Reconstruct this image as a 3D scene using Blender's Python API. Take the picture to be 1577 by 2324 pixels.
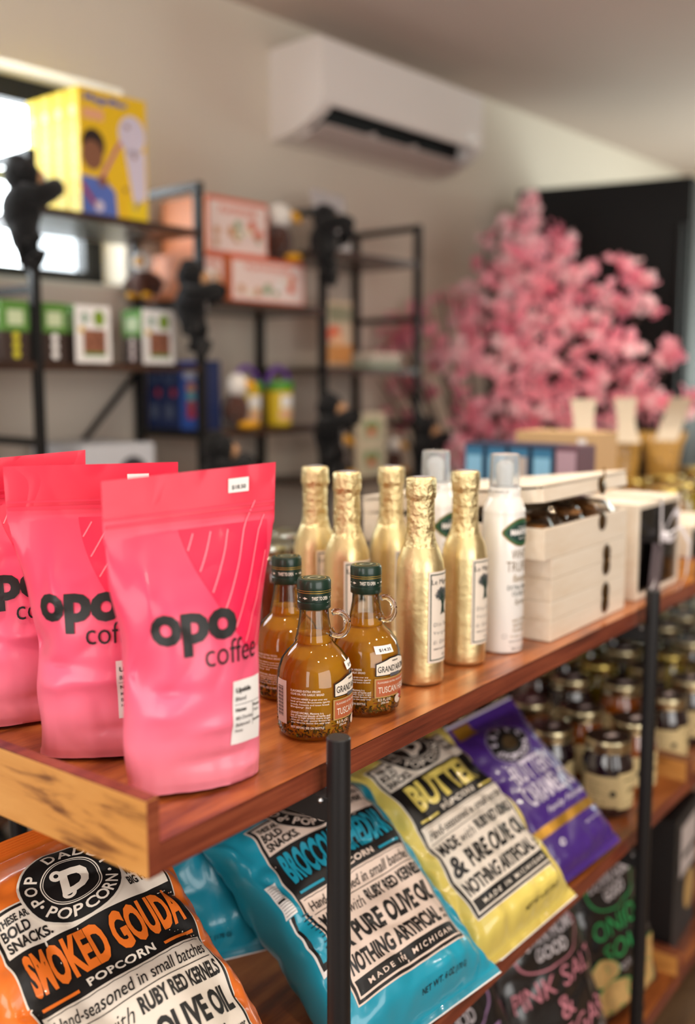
import bpy, bmesh, math, random
from mathutils import Vector, Matrix, noise
PI = math.pi
R = math.radians
for o in list(bpy.data.objects): bpy.data.objects.remove(o)
SC = bpy.context.scene
COL = SC.collection

# ------------------------------------------------------------------ camera
CAMZ = 1.36
AZ, TILT, FPX = R(36.9), math.atan(292 / 2259), 2259.0
cam = bpy.data.cameras.new('camera'); camo = bpy.data.objects.new('camera', cam); COL.objects.link(camo)
cam.sensor_fit = 'VERTICAL'; cam.sensor_height = 36; cam.sensor_width = 24; cam.lens = 35
camo.location = (0, 0, CAMZ); camo.rotation_euler = (PI/2 - TILT, 0, AZ - PI/2)
cam.clip_start = .02
cam.dof.use_dof = True; cam.dof.focus_distance = 1.10; cam.dof.aperture_fstop = 1.8
SC.camera = camo
FH = Vector((math.cos(AZ), math.sin(AZ), 0))
FWD = FH * math.cos(TILT) - Vector((0, 0, 1)) * math.sin(TILT)
RGT = Vector((math.sin(AZ), -math.cos(AZ), 0)); UPV = RGT.cross(FWD)
def at(px, py, d):                       # survey: a sight line and a distance -> a point of the room
    return (FWD + RGT * ((px - 788.5) / FPX) - UPV * ((py - 1162) / FPX)) * d + Vector((0, 0, CAMZ))
# back wall frame: u along the wall, n towards it
WA = R(-4.3677)
UV = Vector((math.cos(WA), math.sin(WA), 0)); NV = Vector((-math.sin(WA), math.cos(WA), 0))
def W(u, n, z): return UV * u + NV * n + Vector((0, 0, z))
NF, NW = 2.1416, 2.4666                  # rack front, wall face

# ------------------------------------------------------------------ world, light, exposure
wd = bpy.data.worlds.new('sky'); SC.world = wd; wd.use_nodes = True
bg = wd.node_tree.nodes['Background']; bg.inputs[0].default_value = (.86, .95, 1, 1); bg.inputs[1].default_value = 3.0
SC.view_settings.view_transform = 'Standard'; SC.view_settings.look = 'None'
SC.view_settings.gamma = 1; SC.view_settings.exposure = 0.0
def area(name, loc, target, sx, sy, power, color):
    l = bpy.data.lights.new(name, 'AREA'); l.shape = 'RECTANGLE'; l.size = sx; l.size_y = sy; l.energy = power; l.color = color
    o = bpy.data.objects.new(name, l); COL.objects.link(o); o.location = loc
    o.rotation_euler = (Vector(target) - Vector(loc)).to_track_quat('-Z', 'Y').to_euler(); return o
area('shopfront_window_light', W(-.2, -2.75, 1.45), W(.2, 2, 1.1), 2.6, 2.0, 70, (1, .985, .96))
area('side_window_light', W(-2.3, .3, 1.5), W(2, .7, 1.0), 2.2, 1.7, 55, (1, .98, .95))
area('back_window_light', W(1.15, NW + .2, 1.92), W(1.5, 0, .9), 1.2, .5, 16, (.9, .97, 1))
area('far_window_light', W(5.6, 1.1, 1.75), W(4.0, 1.9, 2.3), 1.6, 1.2, 60, (.88, 1, .94))
def downlight_and_fill(u, n, power=5):
    l = bpy.data.lights.new('downlight_and_fill', 'AREA'); l.shape = 'DISK'; l.size = .11; l.energy = power; l.color = (1, .87, .72); l.spread = R(125)
    o = bpy.data.objects.new('downlight_and_fill', l); COL.objects.link(o); o.location = W(u, n, 2.53)
for u, n in ((.2, -.4), (1.1, -.4), (2.0, -.4), (3.0, -.3), (.4, .7), (1.5, .7), (2.6, .8), (3.8, .7)): downlight_and_fill(u, n)
for u in (.9, 2.0, 3.1): downlight_and_fill(u, 1.25, 4)  # unseen extra lamps, added to brighten the back wall and rack

# ------------------------------------------------------------------ helpers
def srgb(h):
    h = h.lstrip('#'); c = [int(h[i:i+2], 16) / 255 for i in (0, 2, 4)]
    return tuple(x / 12.92 if x <= .04045 else ((x + .055) / 1.055) ** 2.4 for x in c) + (1,)
MATS = {}
def mat(name, col='#808080', rough=.5, metal=0, bump=0, bscale=60, spec=.5, coat=0, trans=0, ior=1.45, emit=None, stretch=(1, 1, 1), var=0, sheen=0, alpha=1):
    if name in MATS: return MATS[name]
    m = bpy.data.materials.new(name); MATS[name] = m; m.use_nodes = True
    nt = m.node_tree; b = nt.nodes['Principled BSDF']; c = srgb(col) if isinstance(col, str) else col
    b.inputs['Base Color'].default_value = c; b.inputs['Roughness'].default_value = rough; b.inputs['Metallic'].default_value = metal
    b.inputs['Specular IOR Level'].default_value = spec; b.inputs['Coat Weight'].default_value = coat; b.inputs['Coat Roughness'].default_value = .08
    b.inputs['Transmission Weight'].default_value = trans; b.inputs['IOR'].default_value = ior; b.inputs['Sheen Weight'].default_value = sheen
    b.inputs['Alpha'].default_value = alpha
    if emit: b.inputs['Emission Color'].default_value = c; b.inputs['Emission Strength'].default_value = emit
    if bump or var:
        tc = nt.nodes.new('ShaderNodeTexCoord'); mp = nt.nodes.new('ShaderNodeMapping'); mp.inputs['Scale'].default_value = stretch
        nz = nt.nodes.new('ShaderNodeTexNoise'); nz.inputs['Scale'].default_value = bscale; nz.inputs['Detail'].default_value = 4
        nt.links.new(tc.outputs['Object'], mp.inputs[0]); nt.links.new(mp.outputs[0], nz.inputs['Vector'])
        if bump:
            bp = nt.nodes.new('ShaderNodeBump'); bp.inputs['Strength'].default_value = bump; bp.inputs['Distance'].default_value = .004
            nt.links.new(nz.outputs['Fac'], bp.inputs['Height']); nt.links.new(bp.outputs[0], b.inputs['Normal'])
        if var:
            rp = nt.nodes.new('ShaderNodeValToRGB'); rp.color_ramp.elements[0].position = .3; rp.color_ramp.elements[1].position = .7
            rp.color_ramp.elements[0].color = tuple(x * (1 - var) for x in c[:3]) + (1,); rp.color_ramp.elements[1].color = tuple(min(1, x * (1 + var)) for x in c[:3]) + (1,)
            nt.links.new(nz.outputs['Fac'], rp.inputs[0]); nt.links.new(rp.outputs[0], b.inputs['Base Color'])
    return m
def wood(name, stops, scale=(1.5, 16, 16), rough=.35, coat=.15, blot=.45, bump=.15):
    m = bpy.data.materials.new(name); MATS[name] = m; m.use_nodes = True; nt = m.node_tree; b = nt.nodes['Principled BSDF']; L = nt.links.new
    tc = nt.nodes.new('ShaderNodeTexCoord'); mp = nt.nodes.new('ShaderNodeMapping'); mp.inputs['Scale'].default_value = scale
    n1 = nt.nodes.new('ShaderNodeTexNoise'); n1.inputs['Scale'].default_value = 3; n1.inputs['Detail'].default_value = 9; n1.inputs['Roughness'].default_value = .62; n1.inputs['Distortion'].default_value = .5
    mp2 = nt.nodes.new('ShaderNodeMapping'); mp2.inputs['Scale'].default_value = tuple(math.sqrt(s) * 1.6 for s in scale)
    n2 = nt.nodes.new('ShaderNodeTexNoise'); n2.inputs['Scale'].default_value = 2.2; n2.inputs['Detail'].default_value = 3
    L(tc.outputs['Object'], mp.inputs[0]); L(mp.outputs[0], n1.inputs['Vector']); L(tc.outputs['Object'], mp2.inputs[0]); L(mp2.outputs[0], n2.inputs['Vector'])
    mx = nt.nodes.new('ShaderNodeMix'); mx.data_type = 'FLOAT'; mx.inputs[0].default_value = blot
    L(n1.outputs['Fac'], mx.inputs[2]); L(n2.outputs['Fac'], mx.inputs[3])
    rp = nt.nodes.new('ShaderNodeValToRGB'); el = rp.color_ramp.elements
    while len(el) < len(stops): el.new(.5)
    for e, (p, c) in zip(el, stops): e.position = p; e.color = srgb(c)
    L(mx.outputs[0], rp.inputs[0]); L(rp.outputs[0], b.inputs['Base Color'])
    bp = nt.nodes.new('ShaderNodeBump'); bp.inputs['Strength'].default_value = bump; bp.inputs['Distance'].default_value = .002
    L(n1.outputs['Fac'], bp.inputs['Height']); L(bp.outputs[0], b.inputs['Normal'])
    b.inputs['Roughness'].default_value = rough; b.inputs['Coat Weight'].default_value = coat; b.inputs['Coat Roughness'].default_value = .2
    return m

def text2d(s, bold=0, shear=0, space=1.0, _c={}):
    k = (s, bold, shear, space)
    if k in _c: return _c[k]
    cu = bpy.data.curves.new('t', 'FONT'); cu.body = s; cu.offset = bold; cu.shear = shear; cu.space_character = space; cu.resolution_u = 3; cu.dimensions = '2D'; cu.fill_mode = 'FRONT'
    ob = bpy.data.objects.new('t', cu); me = bpy.data.meshes.new_from_object(ob)
    v = [(p.co.x, p.co.y) for p in me.vertices]; f = [tuple(p.vertices) for p in me.polygons]
    bpy.data.objects.remove(ob); bpy.data.curves.remove(cu); bpy.data.meshes.remove(me)
    if not v: v = [(0, 0), (1, 0), (1, 1)]; f = [(0, 1, 2)]
    xs = [p[0] for p in v]; ys = [p[1] for p in v]; x0, x1, y0, y1 = min(xs), max(xs), min(ys), max(ys)
    out = ([((x - x0) / max(x1 - x0, 1e-6), (y - y0) / max(y1 - y0, 1e-6)) for x, y in v], f, (x1 - x0) / max(y1 - y0, 1e-6))
    _c[k] = out; return out

class MB:
    def __init__(s): s.v = []; s.f = []; s.mi = []; s.mats = []
    def mid(s, m):
        if m not in s.mats: s.mats.append(m)
        return s.mats.index(m)
    def add(s, vs, fs, m, M=None):
        b = len(s.v); i = s.mid(m)
        s.v += [tuple(M @ Vector(p)) if M else tuple(p) for p in vs]
        for f in fs: s.f.append(tuple(b + k for k in f)); s.mi.append(i)
        return s
    def box(s, c, d, m, M=None, bev=0):
        x, y, z = d[0]/2, d[1]/2, d[2]/2
        if bev:
            bm = bmesh.new(); bmesh.ops.create_cube(bm, size=1)
            for q in bm.verts: q.co = Vector((q.co.x * d[0] + c[0], q.co.y * d[1] + c[1], q.co.z * d[2] + c[2]))
            bmesh.ops.bevel(bm, geom=bm.edges[:], offset=bev, segments=2, affect='EDGES', profile=.6); bm.verts.index_update()
            s.add([q.co[:] for q in bm.verts], [[q.index for q in f.verts] for f in bm.faces], m, M); bm.free(); return s
        vs = [(c[0]+i*x, c[1]+j*y, c[2]+k*z) for k in (-1, 1) for j in (-1, 1) for i in (-1, 1)]
        return s.add(vs, [(0, 2, 3, 1), (4, 5, 7, 6), (0, 1, 5, 4), (2, 6, 7, 3), (0, 4, 6, 2), (1, 3, 7, 5)], m, M)
    def lathe(s, prof, m, seg=32, M=None, cap0=True, cap1=True, jit=None):
        vs = []; fs = []
        for j, (r, z) in enumerate(prof):
            for i in range(seg):
                a = 2*PI*i/seg; rr = r + (jit(a, z) if jit else 0); vs.append((rr*math.cos(a), rr*math.sin(a), z))
        for j in range(len(prof)-1):
            for i in range(seg): fs.append((j*seg+i, j*seg+(i+1) % seg, (j+1)*seg+(i+1) % seg, (j+1)*seg+i))
        if cap0: fs.append(tuple(reversed(range(seg))))
        if cap1: fs.append(tuple((len(prof)-1)*seg+i for i in range(seg)))
        return s.add(vs, fs, m, M)
    def tube(s, pts, rad, m, seg=8, M=None):
        pts = [Vector(p) for p in pts]; rs = rad if isinstance(rad, (list, tuple)) else [rad]*len(pts); vs = []; fs = []
        up = Vector((.13, .31, .94))
        for i, p in enumerate(pts):
            t = (pts[min(i+1, len(pts)-1)] - pts[max(i-1, 0)]).normalized(); a = t.cross(up)
            if a.length < .05: a = t.cross(Vector((1, 0, 0)))
            a.normalize(); b = t.cross(a)
            for k in range(seg):
                q = 2*PI*k/seg; vs.append(p + (a*math.cos(q) + b*math.sin(q))*rs[i])
        for i in range(len(pts)-1):
            for k in range(seg): fs.append((i*seg+k, i*seg+(k+1) % seg, (i+1)*seg+(k+1) % seg, (i+1)*seg+k))
        fs.append(tuple(reversed(range(seg)))); fs.append(tuple((len(pts)-1)*seg+k for k in range(seg)))
        return s.add(vs, fs, m, M)
    def ball(s, c, r, m, seg=14, M=None):
        r = r if isinstance(r, (tuple, list)) else (r, r, r); n = seg//2
        vs = [(c[0], c[1], c[2]-r[2])]; fs = []
        for j in range(1, n):
            t = -PI/2 + PI*j/n
            for i in range(seg): a = 2*PI*i/seg; vs.append((c[0]+r[0]*math.cos(t)*math.cos(a), c[1]+r[1]*math.cos(t)*math.sin(a), c[2]+r[2]*math.sin(t)))
        vs.append((c[0], c[1], c[2]+r[2])); T = len(vs)-1
        for i in range(seg):
            fs.append((0, 1+(i+1) % seg, 1+i)); fs.append((T, T-seg+i, T-seg+(i+1) % seg))
        for j in range(n-2):
            for i in range(seg): fs.append((1+j*seg+i, 1+j*seg+(i+1) % seg, 1+(j+1)*seg+(i+1) % seg, 1+(j+1)*seg+i))
        return s.add(vs, fs, m, M)
    def grid(s, u0, v0, u1, v1, m, fn, nu=8, nv=8):
        vs = [fn(u0+(u1-u0)*i/nu, v0+(v1-v0)*j/nv) for j in range(nv+1) for i in range(nu+1)]
        fs = [(j*(nu+1)+i, j*(nu+1)+i+1, (j+1)*(nu+1)+i+1, (j+1)*(nu+1)+i) for j in range(nv) for i in range(nu)]
        return s.add(vs, fs, m)
    def flat(s, pts, fs, m, fn, sub=0):
        if sub:
            bm = bmesh.new(); vv = [bm.verts.new((p[0], p[1], 0)) for p in pts]
            for f in fs:
                try: bm.faces.new([vv[i] for i in f])
                except ValueError: pass
            bmesh.ops.triangulate(bm, faces=bm.faces[:])
            for _ in range(5):
                es = [e for e in bm.edges if e.calc_length() > sub]
                if not es: break
                bmesh.ops.subdivide_edges(bm, edges=es, cuts=1, use_grid_fill=False); bmesh.ops.triangulate(bm, faces=[f for f in bm.faces if len(f.verts) > 3])
            bm.verts.index_update(); pts = [q.co[:2] for q in bm.verts]; fs = [[q.index for q in f.verts] for f in bm.faces]; bm.free()
        return s.add([fn(p[0], p[1]) for p in pts], fs, m)
    def text(s, t, u, v, h, m, fn, w=None, bold=.01, shear=0, align='c', space=1, sub=0, maxw=None):
        pts, fs, asp = text2d(t, bold, shear, space); w = w or h*asp
        if maxw: w = min(w, maxw)
        u0 = u - w/2 if align == 'c' else (u if align == 'l' else u - w)
        return s.flat([(u0+p[0]*w, v+p[1]*h) for p in pts], fs, m, fn, sub)
    def disc(s, u, v, r, m, fn, r0=0, seg=36, sub=0, sy=1):
        if r0:
            pts = [(u+q*math.cos(2*PI*i/seg), v+sy*q*math.sin(2*PI*i/seg)) for q in (r0, r) for i in range(seg)]
            fs = [(i, seg+i, seg+(i+1) % seg, (i+1) % seg) for i in range(seg)]
        else:
            nr = 4; pts = [(u, v)] + [(u+r*k/nr*math.cos(2*PI*i/seg), v+sy*r*k/nr*math.sin(2*PI*i/seg)) for k in range(1, nr+1) for i in range(seg)]
            fs = [(0, 1+i, 1+(i+1) % seg) for i in range(seg)]
            for k in range(nr-1): fs += [(1+k*seg+i, 1+(k+1)*seg+i, 1+(k+1)*seg+(i+1) % seg, 1+k*seg+(i+1) % seg) for i in range(seg)]
        return s.flat(pts, fs, m, fn, sub)
    def rect(s, u0, v0, u1, v1, m, fn, sub=.006):
        return s.grid(u0, v0, u1, v1, m, fn, max(1, int(abs(u1-u0)/sub)), max(1, int(abs(v1-v0)/sub)))
    def line(s, u0, v0, u1, v1, w, m, fn, sub=.01):
        d = Vector((u1-u0, v1-v0)); n = Vector((-d.y, d.x)).normalized()*w/2; k = max(1, int(d.length/sub)); pts = []; fs = []
        for i in range(k+1): p = Vector((u0, v0)) + d*i/k; pts += [p+n, p-n]
        for i in range(k): fs.append((2*i, 2*i+1, 2*i+3, 2*i+2))
        return s.add([fn(p[0], p[1]) for p in pts], fs, m)
    def arctext(s, t, u, v, r, h, m, fn, a0, a1, flip=False, bold=.02, sub=0):
        n = len(t)
        for i, ch in enumerate(t):
            if ch == ' ': continue
            a = a0 + (a1-a0)*i/max(1, n-1); pts, fs, asp = text2d(ch, bold, 0, 1); w = h*asp; hh = h
            if ch in '.•·-': hh = h*.25; w = hh*asp
            q = a - PI/2 if not flip else a + PI/2; ca, sa = math.cos(q), math.sin(q); cx, cy = u+r*math.cos(a), v+r*math.sin(a)
            P = []
            for p in pts: x, y = (p[0]-.5)*w, (p[1]-.5)*hh; P.append((cx+x*ca-y*sa, cy+x*sa+y*ca))
            s.flat(P, fs, m, fn, sub)
        return s
    def build(s, name, parent=None, loc=None, rot=None, smooth=38):
        me = bpy.data.meshes.new(name); me.from_pydata([tuple(p) for p in s.v], [], s.f)
        for m in s.mats: me.materials.append(m)
        me.polygons.foreach_set('material_index', s.mi); me.update()
        if smooth:
            me.polygons.foreach_set('use_smooth', [True]*len(me.polygons)); me.set_sharp_from_angle(angle=R(smooth))
        o = bpy.data.objects.new(name, me); COL.objects.link(o)
        if parent: o.parent = parent
        if loc is not None: o.location = loc
        if rot is not None: o.rotation_euler = rot
        return o
def tag(o, label=None, cat=None, group=None, kind=None):
    if label: o['label'] = label
    if cat: o['category'] = cat
    if group: o['group'] = group
    if kind: o['kind'] = kind
    return o
def thing(name, label, cat, loc=(0, 0, 0), rz=0, group=None, rot=None):
    o = bpy.data.objects.new(name, None); COL.objects.link(o); o.location = loc; o.rotation_euler = rot or (0, 0, rz); o.empty_display_size = .02
    return tag(o, label, cat, group)
def dup(o, loc=None, rz=None, label=None, parent=None):
    c = o.copy(); COL.objects.link(c); c.parent = parent
    if loc is not None: c.location = loc
    if rz is not None: c.rotation_euler = (0, 0, rz)
    if label: c['label'] = label
    for ch in list(o.children): dup(ch, parent=c)
    return c
def plane_fn(o, ex, ey):
    o, ex, ey = Vector(o), Vector(ex).normalized(), Vector(ey).normalized(); n = ex.cross(ey)
    return lambda off: (lambda u, v: o + ex*u + ey*v + n*off)
def cyl_fn(r, a0):                       # print wrapped round a cylinder, u = arc length from angle a0
    rf = r if callable(r) else (lambda z: r)
    return lambda off: (lambda u, v: Vector(((rf(v)+off)*math.cos(a0+u/rf(v)), (rf(v)+off)*math.sin(a0+u/rf(v)), v)))

# ------------------------------------------------------------------ materials
wall_m = mat('wall_paint', '#dcd1c2', .85, bump=.05, bscale=90)
ceil_m = mat('ceiling_paint', '#cbbab0', .9)
black_m = mat('black_powder_coat', '#161618', .42, bump=.04, bscale=400)
rackm = mat('rack_black_metal', '#101112', .45)
SH = [(.32, '#32170b'), (.43, '#74391a'), (.53, '#a35a2a'), (.68, '#bf7a40')]
shelf_m = wood('rustic_shelf_wood', SH, (1.3, 13, 13), rough=.3, coat=.3)
edge_m = wood('shelf_edge_wood', [(.32, '#3c160e'), (.45, '#6e2f1e'), (.58, '#8c452c'), (.75, '#9c5638')], (1.6, 14, 40), rough=.4)
endb_m = wood('end_board_wood', [(.33, '#2c1a10'), (.41, '#845026'), (.47, '#cf9048'), (.7, '#e2a65c')], (14, 2.6, 18), rough=.4, coat=.2)
lip_m = mat('pale_edge_wood', '#c98a54', .5)
pine_m = wood('pale_pine', [(.3, '#e0cdb4'), (.5, '#ecdfcc'), (.75, '#f3eadc')], (2, 16, 16), rough=.55, coat=0, bump=.06)
kraft_m = mat('kraft_card', '#c9a679', .8)
white_m = mat('white_paper', '#f3f1ee', .6)
cream_m = mat('cream_print', '#ece1d2', .5)
ink_m = mat('black_ink', '#171717', .45)
grayink = mat('grey_ink', '#5c5c60', .5)
greenink = mat('green_ink', '#12352b', .4)
brass_m = mat('aged_brass', '#6b5230', .35, metal=.9)

# ------------------------------------------------------------------ room shell
def struct(name, mb, parent=None, smooth=0):
    o = mb.build(name, parent, smooth=smooth)
    if not parent: o['kind'] = 'structure'
    return o
MW = Matrix.Rotation(WA, 4, 'Z')
U0, U1, N0, CZ = -2.6, 5.7, -3.0, 2.56
floor_m = wood('floor_planks', [(.3, '#4a3826'), (.5, '#6b523a'), (.7, '#7d6146')], (1, 7, 7), rough=.45)
struct('floor', MB().box(((U0+U1)/2, (N0+NW)/2, -.03), (U1-U0+.4, NW-N0+.4, .06), floor_m, MW))
struct('ceiling', MB().box(((U0+U1)/2, (N0+NW)/2, CZ+.03), (U1-U0+.4, NW-N0+.5, .06), ceil_m, MW))
wu0, wu1, wz0, wz1, wt = .55, 1.824, 1.632, 2.197, .22     # window opening in the back wall
m = MB(); T = NW + wt/2
m.box(((U0+wu0)/2, T, CZ/2), (wu0-U0, wt, CZ), wall_m, MW); m.box(((wu1+U1)/2, T, CZ/2), (U1-wu1, wt, CZ), wall_m, MW)
m.box(((wu0+wu1)/2, T, wz0/2), (wu1-wu0, wt, wz0), wall_m, MW); m.box(((wu0+wu1)/2, T, (wz1+CZ)/2), (wu1-wu0, wt, CZ-wz1), wall_m, MW)
struct('wall_back', m)
struct('wall_right', MB().box((U1+.06, (N0+NW)/2, CZ/2), (.12, NW-N0, CZ), wall_m, MW))
struct('wall_left', MB().box((U0-.06, (N0+NW)/2, CZ/2), (.12, NW-N0, CZ), wall_m, MW))
struct('wall_front', MB().box(((U0+U1)/2, N0-.06, CZ/2), (U1-U0+.2, .12, CZ), wall_m, MW))
win = thing('window_1', None, None); win['kind'] = 'structure'
m = MB(); fn_ = NW + .14; ft = .062
for c, d in ((((wu0+wu1)/2, fn_, wz1-ft/2), (wu1-wu0, .05, ft)), (((wu0+wu1)/2, fn_, wz0+.02+ft/4), (wu1-wu0, .05, ft/1.6)), ((wu1-ft/2, fn_, (wz0+wz1)/2), (ft, .05, wz1-wz0)), ((wu0+ft/2, fn_, (wz0+wz1)/2), (ft, .05, wz1-wz0))):
    m.box(c, d, rackm, MW)
struct('window_frame', m, win)
m = MB(); m.box(((wu0+wu1)/2, fn_-.01, 1.93), (wu1-wu0-.1, .02, .03), mat('window_bar', '#8d9698', .5), MW); struct('glazing_bar', m, win)
struct('window_sill', MB().box(((wu0+wu1)/2, NW+.055, wz0+.006), (wu1-wu0, .12, .012), mat('sill_paint', '#dfe2d4', .6), MW), win)
gl = mat('window_glass', '#ffffff', .02, trans=1, ior=1.02)
struct('pane', MB().box(((wu0+wu1)/2, fn_, (wz0+wz1)/2), (wu1-wu0-.1, .006, wz1-wz0-.1), gl, MW), win)

# ------------------------------------------------------------------ display tables
Z1, Z2, Z3 = .976, .5685, .150
YF, YB = .606, 1.10
def table(name, label, x0, x1, posts):
    t = thing(name, label, 'display table', ((x0+x1)/2, (YF+YB)/2, 0)); ox, oy = (x0+x1)/2, (YF+YB)/2
    for z in (Z1, Z2, Z3):
        th = .027; L = x1-x0-.0264; bd = MB()
        bd.box((0, 0, z-th/2-.001), (L, YB-YF, th), shelf_m); o = bd.build('shelf_board', t, smooth=0)
        MB().box((0, -(YB-YF)/2-.0008, z-th/2-.0006), (L, .0016, th-.0012), edge_m).build('edge_band', o, smooth=0)
        MB().box((0, -(YB-YF)/2-.0002, z-.0021), (L, .0022, .0018), lip_m).build('pale_lip', o, smooth=0)  # thin paler strip along the top of the front edge
        for sx in (-1, 1):
            e = MB(); cx = sx*((x1-x0)/2-.0066); e.box((cx, 0, z+.007), (.0132, YB-YF+.004, .068), endb_m, bev=.0006); eb = e.build('end_board', o, smooth=0)
            MB().box((cx, -(YB-YF)/2-.0026, z+.007), (.0128, .0012, .0672), edge_m).build('edge_band', eb, smooth=0)
            MB().box((cx, 0, z+.0414), (.0128, YB-YF+.003, .0012), edge_m).build('top_band', eb, smooth=0)
    for px in posts:
        for py in (.580, YB+.026):
            MB().lathe([(.0116, 0), (.0122, .002), (.0122, 1.0098), (.0112, 1.011)], black_m, 28, Matrix.Translation((px-ox, py-oy, 0))).build('post', t)
        for z in (Z1, Z2, Z3):
            r = MB().box((px-ox, (.580+YB+.026)/2-oy, z-.027-.013), (.020, YB+.026-.580, .0255), black_m, bev=.001).build('rail', t, smooth=0)
            MB().ball((px-ox-.011, .594-oy, z-.031), .0032, mat('screw_steel', '#9a9a9a', .3, metal=1), 8).build('screw', r)
    return t
table('display_table', 'rustic wood display table with black posts, carrying the pink coffee bags and oil bottles', .5275, 1.946, (.7576, 1.636))
table('display_table', 'second rustic wood display table, beyond the ribboned gift box at the right', 1.952, 3.37, (2.182, 3.06))

# ------------------------------------------------------------------ bags
def bag_surface(Wd, H, thick, seed, wr=.0035, bot=.0, narrow=0, topseal=.06, botseal=.05, lump=.012, tw=0, skew=0, rag=.006, foldk=1, boxy=.75, crum=0, dents=()):
    """pillow of two sheets; returns S(s,v,side): s across in m (arc), v up in m"""
    def prof(v):
        t = v/H
        top = min(1, max(0, (1-t)/topseal-.75)*.55); b_ = min(1, max(0, t/botseal-.5)*.6 + bot)
        e = (1-(1-min(1, top))**2)*(1-(1-min(1, b_))**2)
        return thick/2*e*(.72+.28*math.sin(PI*min(1, t*1.15)))
    def S(s, v, side=1, off=0):
        b = prof(v) + .0004; hw = Wd/2; t = max(-1, min(1, s/hw)); k = min(1, b/(thick/2))
        a = math.sqrt(max(hw*hw-1.47*b*b, hw*hw*.3)) * (1 - narrow*(1-v/H)*(1 if v/H < .8 else 0.6))
        x = a*((1-k)*t + k*math.sin(t*PI/2)); c = max(0, math.cos(t*PI/2))**boxy
        q = Vector((s*9+seed*7.1, v*9, seed*3.3)); q2 = Vector((s*21+v*6+seed, v*19-s*7, seed*1.7+side))
        dd = noise.noise(q)*lump*k + (abs(noise.noise(q2))-.25)*wr*2*(.35+.65*k)
        if crum:
            e_ = max(0, min(1, (max(abs(t), 1-v/(H*.2))-.42)/.3)); q3 = Vector((s*13+v*8+seed*2, v*12-s*5, seed)); dd += (abs(noise.noise(q3))+.5*abs(noise.noise(q3*2.1))-.4)*crum*e_*k
        for ds, dv_, dp, rs_, rv_ in dents: g_ = ((s-ds)/rs_)**2+((v-dv_)/rv_)**2; dd += dp*math.exp(-g_**.75*1.3) if g_ < 8 and side > 0 else 0
        sl = min(1, abs(H-v)/(H*.25)); sb = min(1, v/(H*.25))
        fold = math.sin(t*17+seed*2+3*noise.noise(Vector((s*6, seed, 1))))*.5+.5*math.sin(t*31+seed*5)
        dd += fold*foldk*min(wr, .005)*.9*k**.4*((1-sl)+(1-sb))*(1 if b > .003 else b/.003)
        edge = noise.noise(Vector((v*16, seed*9+side*0, t*.4)))*rag*k*abs(t)**3
        x += edge*(1 if t > 0 else -1)
        y = -side*(b*c + dd*(c**.5)) - side*off
        y += tw*noise.noise(Vector((v*7, seed*2.2, s*3)))
        return Vector((x, y, v + skew*s*v/H))
    return S
def bag_mesh(S, Wd, H, m, nu=54, nv=64):
    mb = MB(); vs = []; fs = []; n = nu+1
    for side in (1, -1):
        for j in range(nv+1):
            for i in range(nu+1): vs.append(S(-Wd/2+Wd*i/nu, H*j/nv, side))
    o2 = n*(nv+1)
    for j in range(nv):
        for i in range(nu):
            a = j*n+i; fs.append((a, a+1, a+n+1, a+n)); fs.append((o2+a, o2+a+n, o2+a+n+1, o2+a+1))
        fs.append((j*n, j*n+n, o2+j*n+n, o2+j*n)); fs.append((j*n+nu, o2+j*n+nu, o2+j*n+nu+n, j*n+nu+n))
    for i in range(nu):
        fs.append((i, o2+i, o2+i+1, i+1)); a = nv*n+i; fs.append((a, a+1, o2+a+1, o2+a))
    return mb.add(vs, fs, m)
def film(name, col, rough=.38, coat=.25, grad=None, H=.3, crease=.55):
    if name in MATS: return MATS[name]
    m = mat(name, col, rough, coat=coat); nt = m.node_tree; tc = nt.nodes.new('ShaderNodeTexCoord'); nz = nt.nodes.new('ShaderNodeTexNoise'); nz.noise_type = 'RIDGED_MULTIFRACTAL'
    nz.inputs['Scale'].default_value = 11; nz.inputs['Detail'].default_value = 2; nz.inputs['Distortion'].default_value = .6; bp = nt.nodes.new('ShaderNodeBump'); bp.inputs['Strength'].default_value = crease; bp.inputs['Distance'].default_value = .006
    nt.links.new(tc.outputs['Object'], nz.inputs['Vector']); nt.links.new(nz.outputs['Fac'], bp.inputs['Height']); nt.links.new(bp.outputs[0], nt.nodes['Principled BSDF'].inputs['Normal'])
    if grad:
        nt = m.node_tree; tc = nt.nodes.new('ShaderNodeTexCoord'); sp = nt.nodes.new('ShaderNodeSeparateXYZ'); mr = nt.nodes.new('ShaderNodeMapRange')
        mr.inputs[2].default_value = H; rp = nt.nodes.new('ShaderNodeValToRGB'); el = rp.color_ramp.elements
        while len(el) < len(grad): el.new(.5)
        for e, (p, c) in zip(el, grad): e.position = p; e.color = srgb(c)
        nt.links.new(tc.outputs['Object'], sp.inputs[0]); nt.links.new(sp.outputs['Z'], mr.inputs[0]); nt.links.new(mr.outputs[0], rp.inputs[0])
        nt.links.new(rp.outputs[0], nt.nodes['Principled BSDF'].inputs['Base Color'])
    return m
def rest_on(S, M, z):                    # film flattens where it lies on the shelf board (and over its end board)
    Mi = M.inverted()
    def S2(s, v, side=1, off=0):
        p = M @ S(s, v, side, off)
        if p.y > YF-.004:
            base = z + (.0425 if .524 < p.x < .544 else .0006) + (off if side > 0 else 0)
            if p.z < base: p.z = base + (base-p.z)*.04
        return Mi @ p
    return S2
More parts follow.
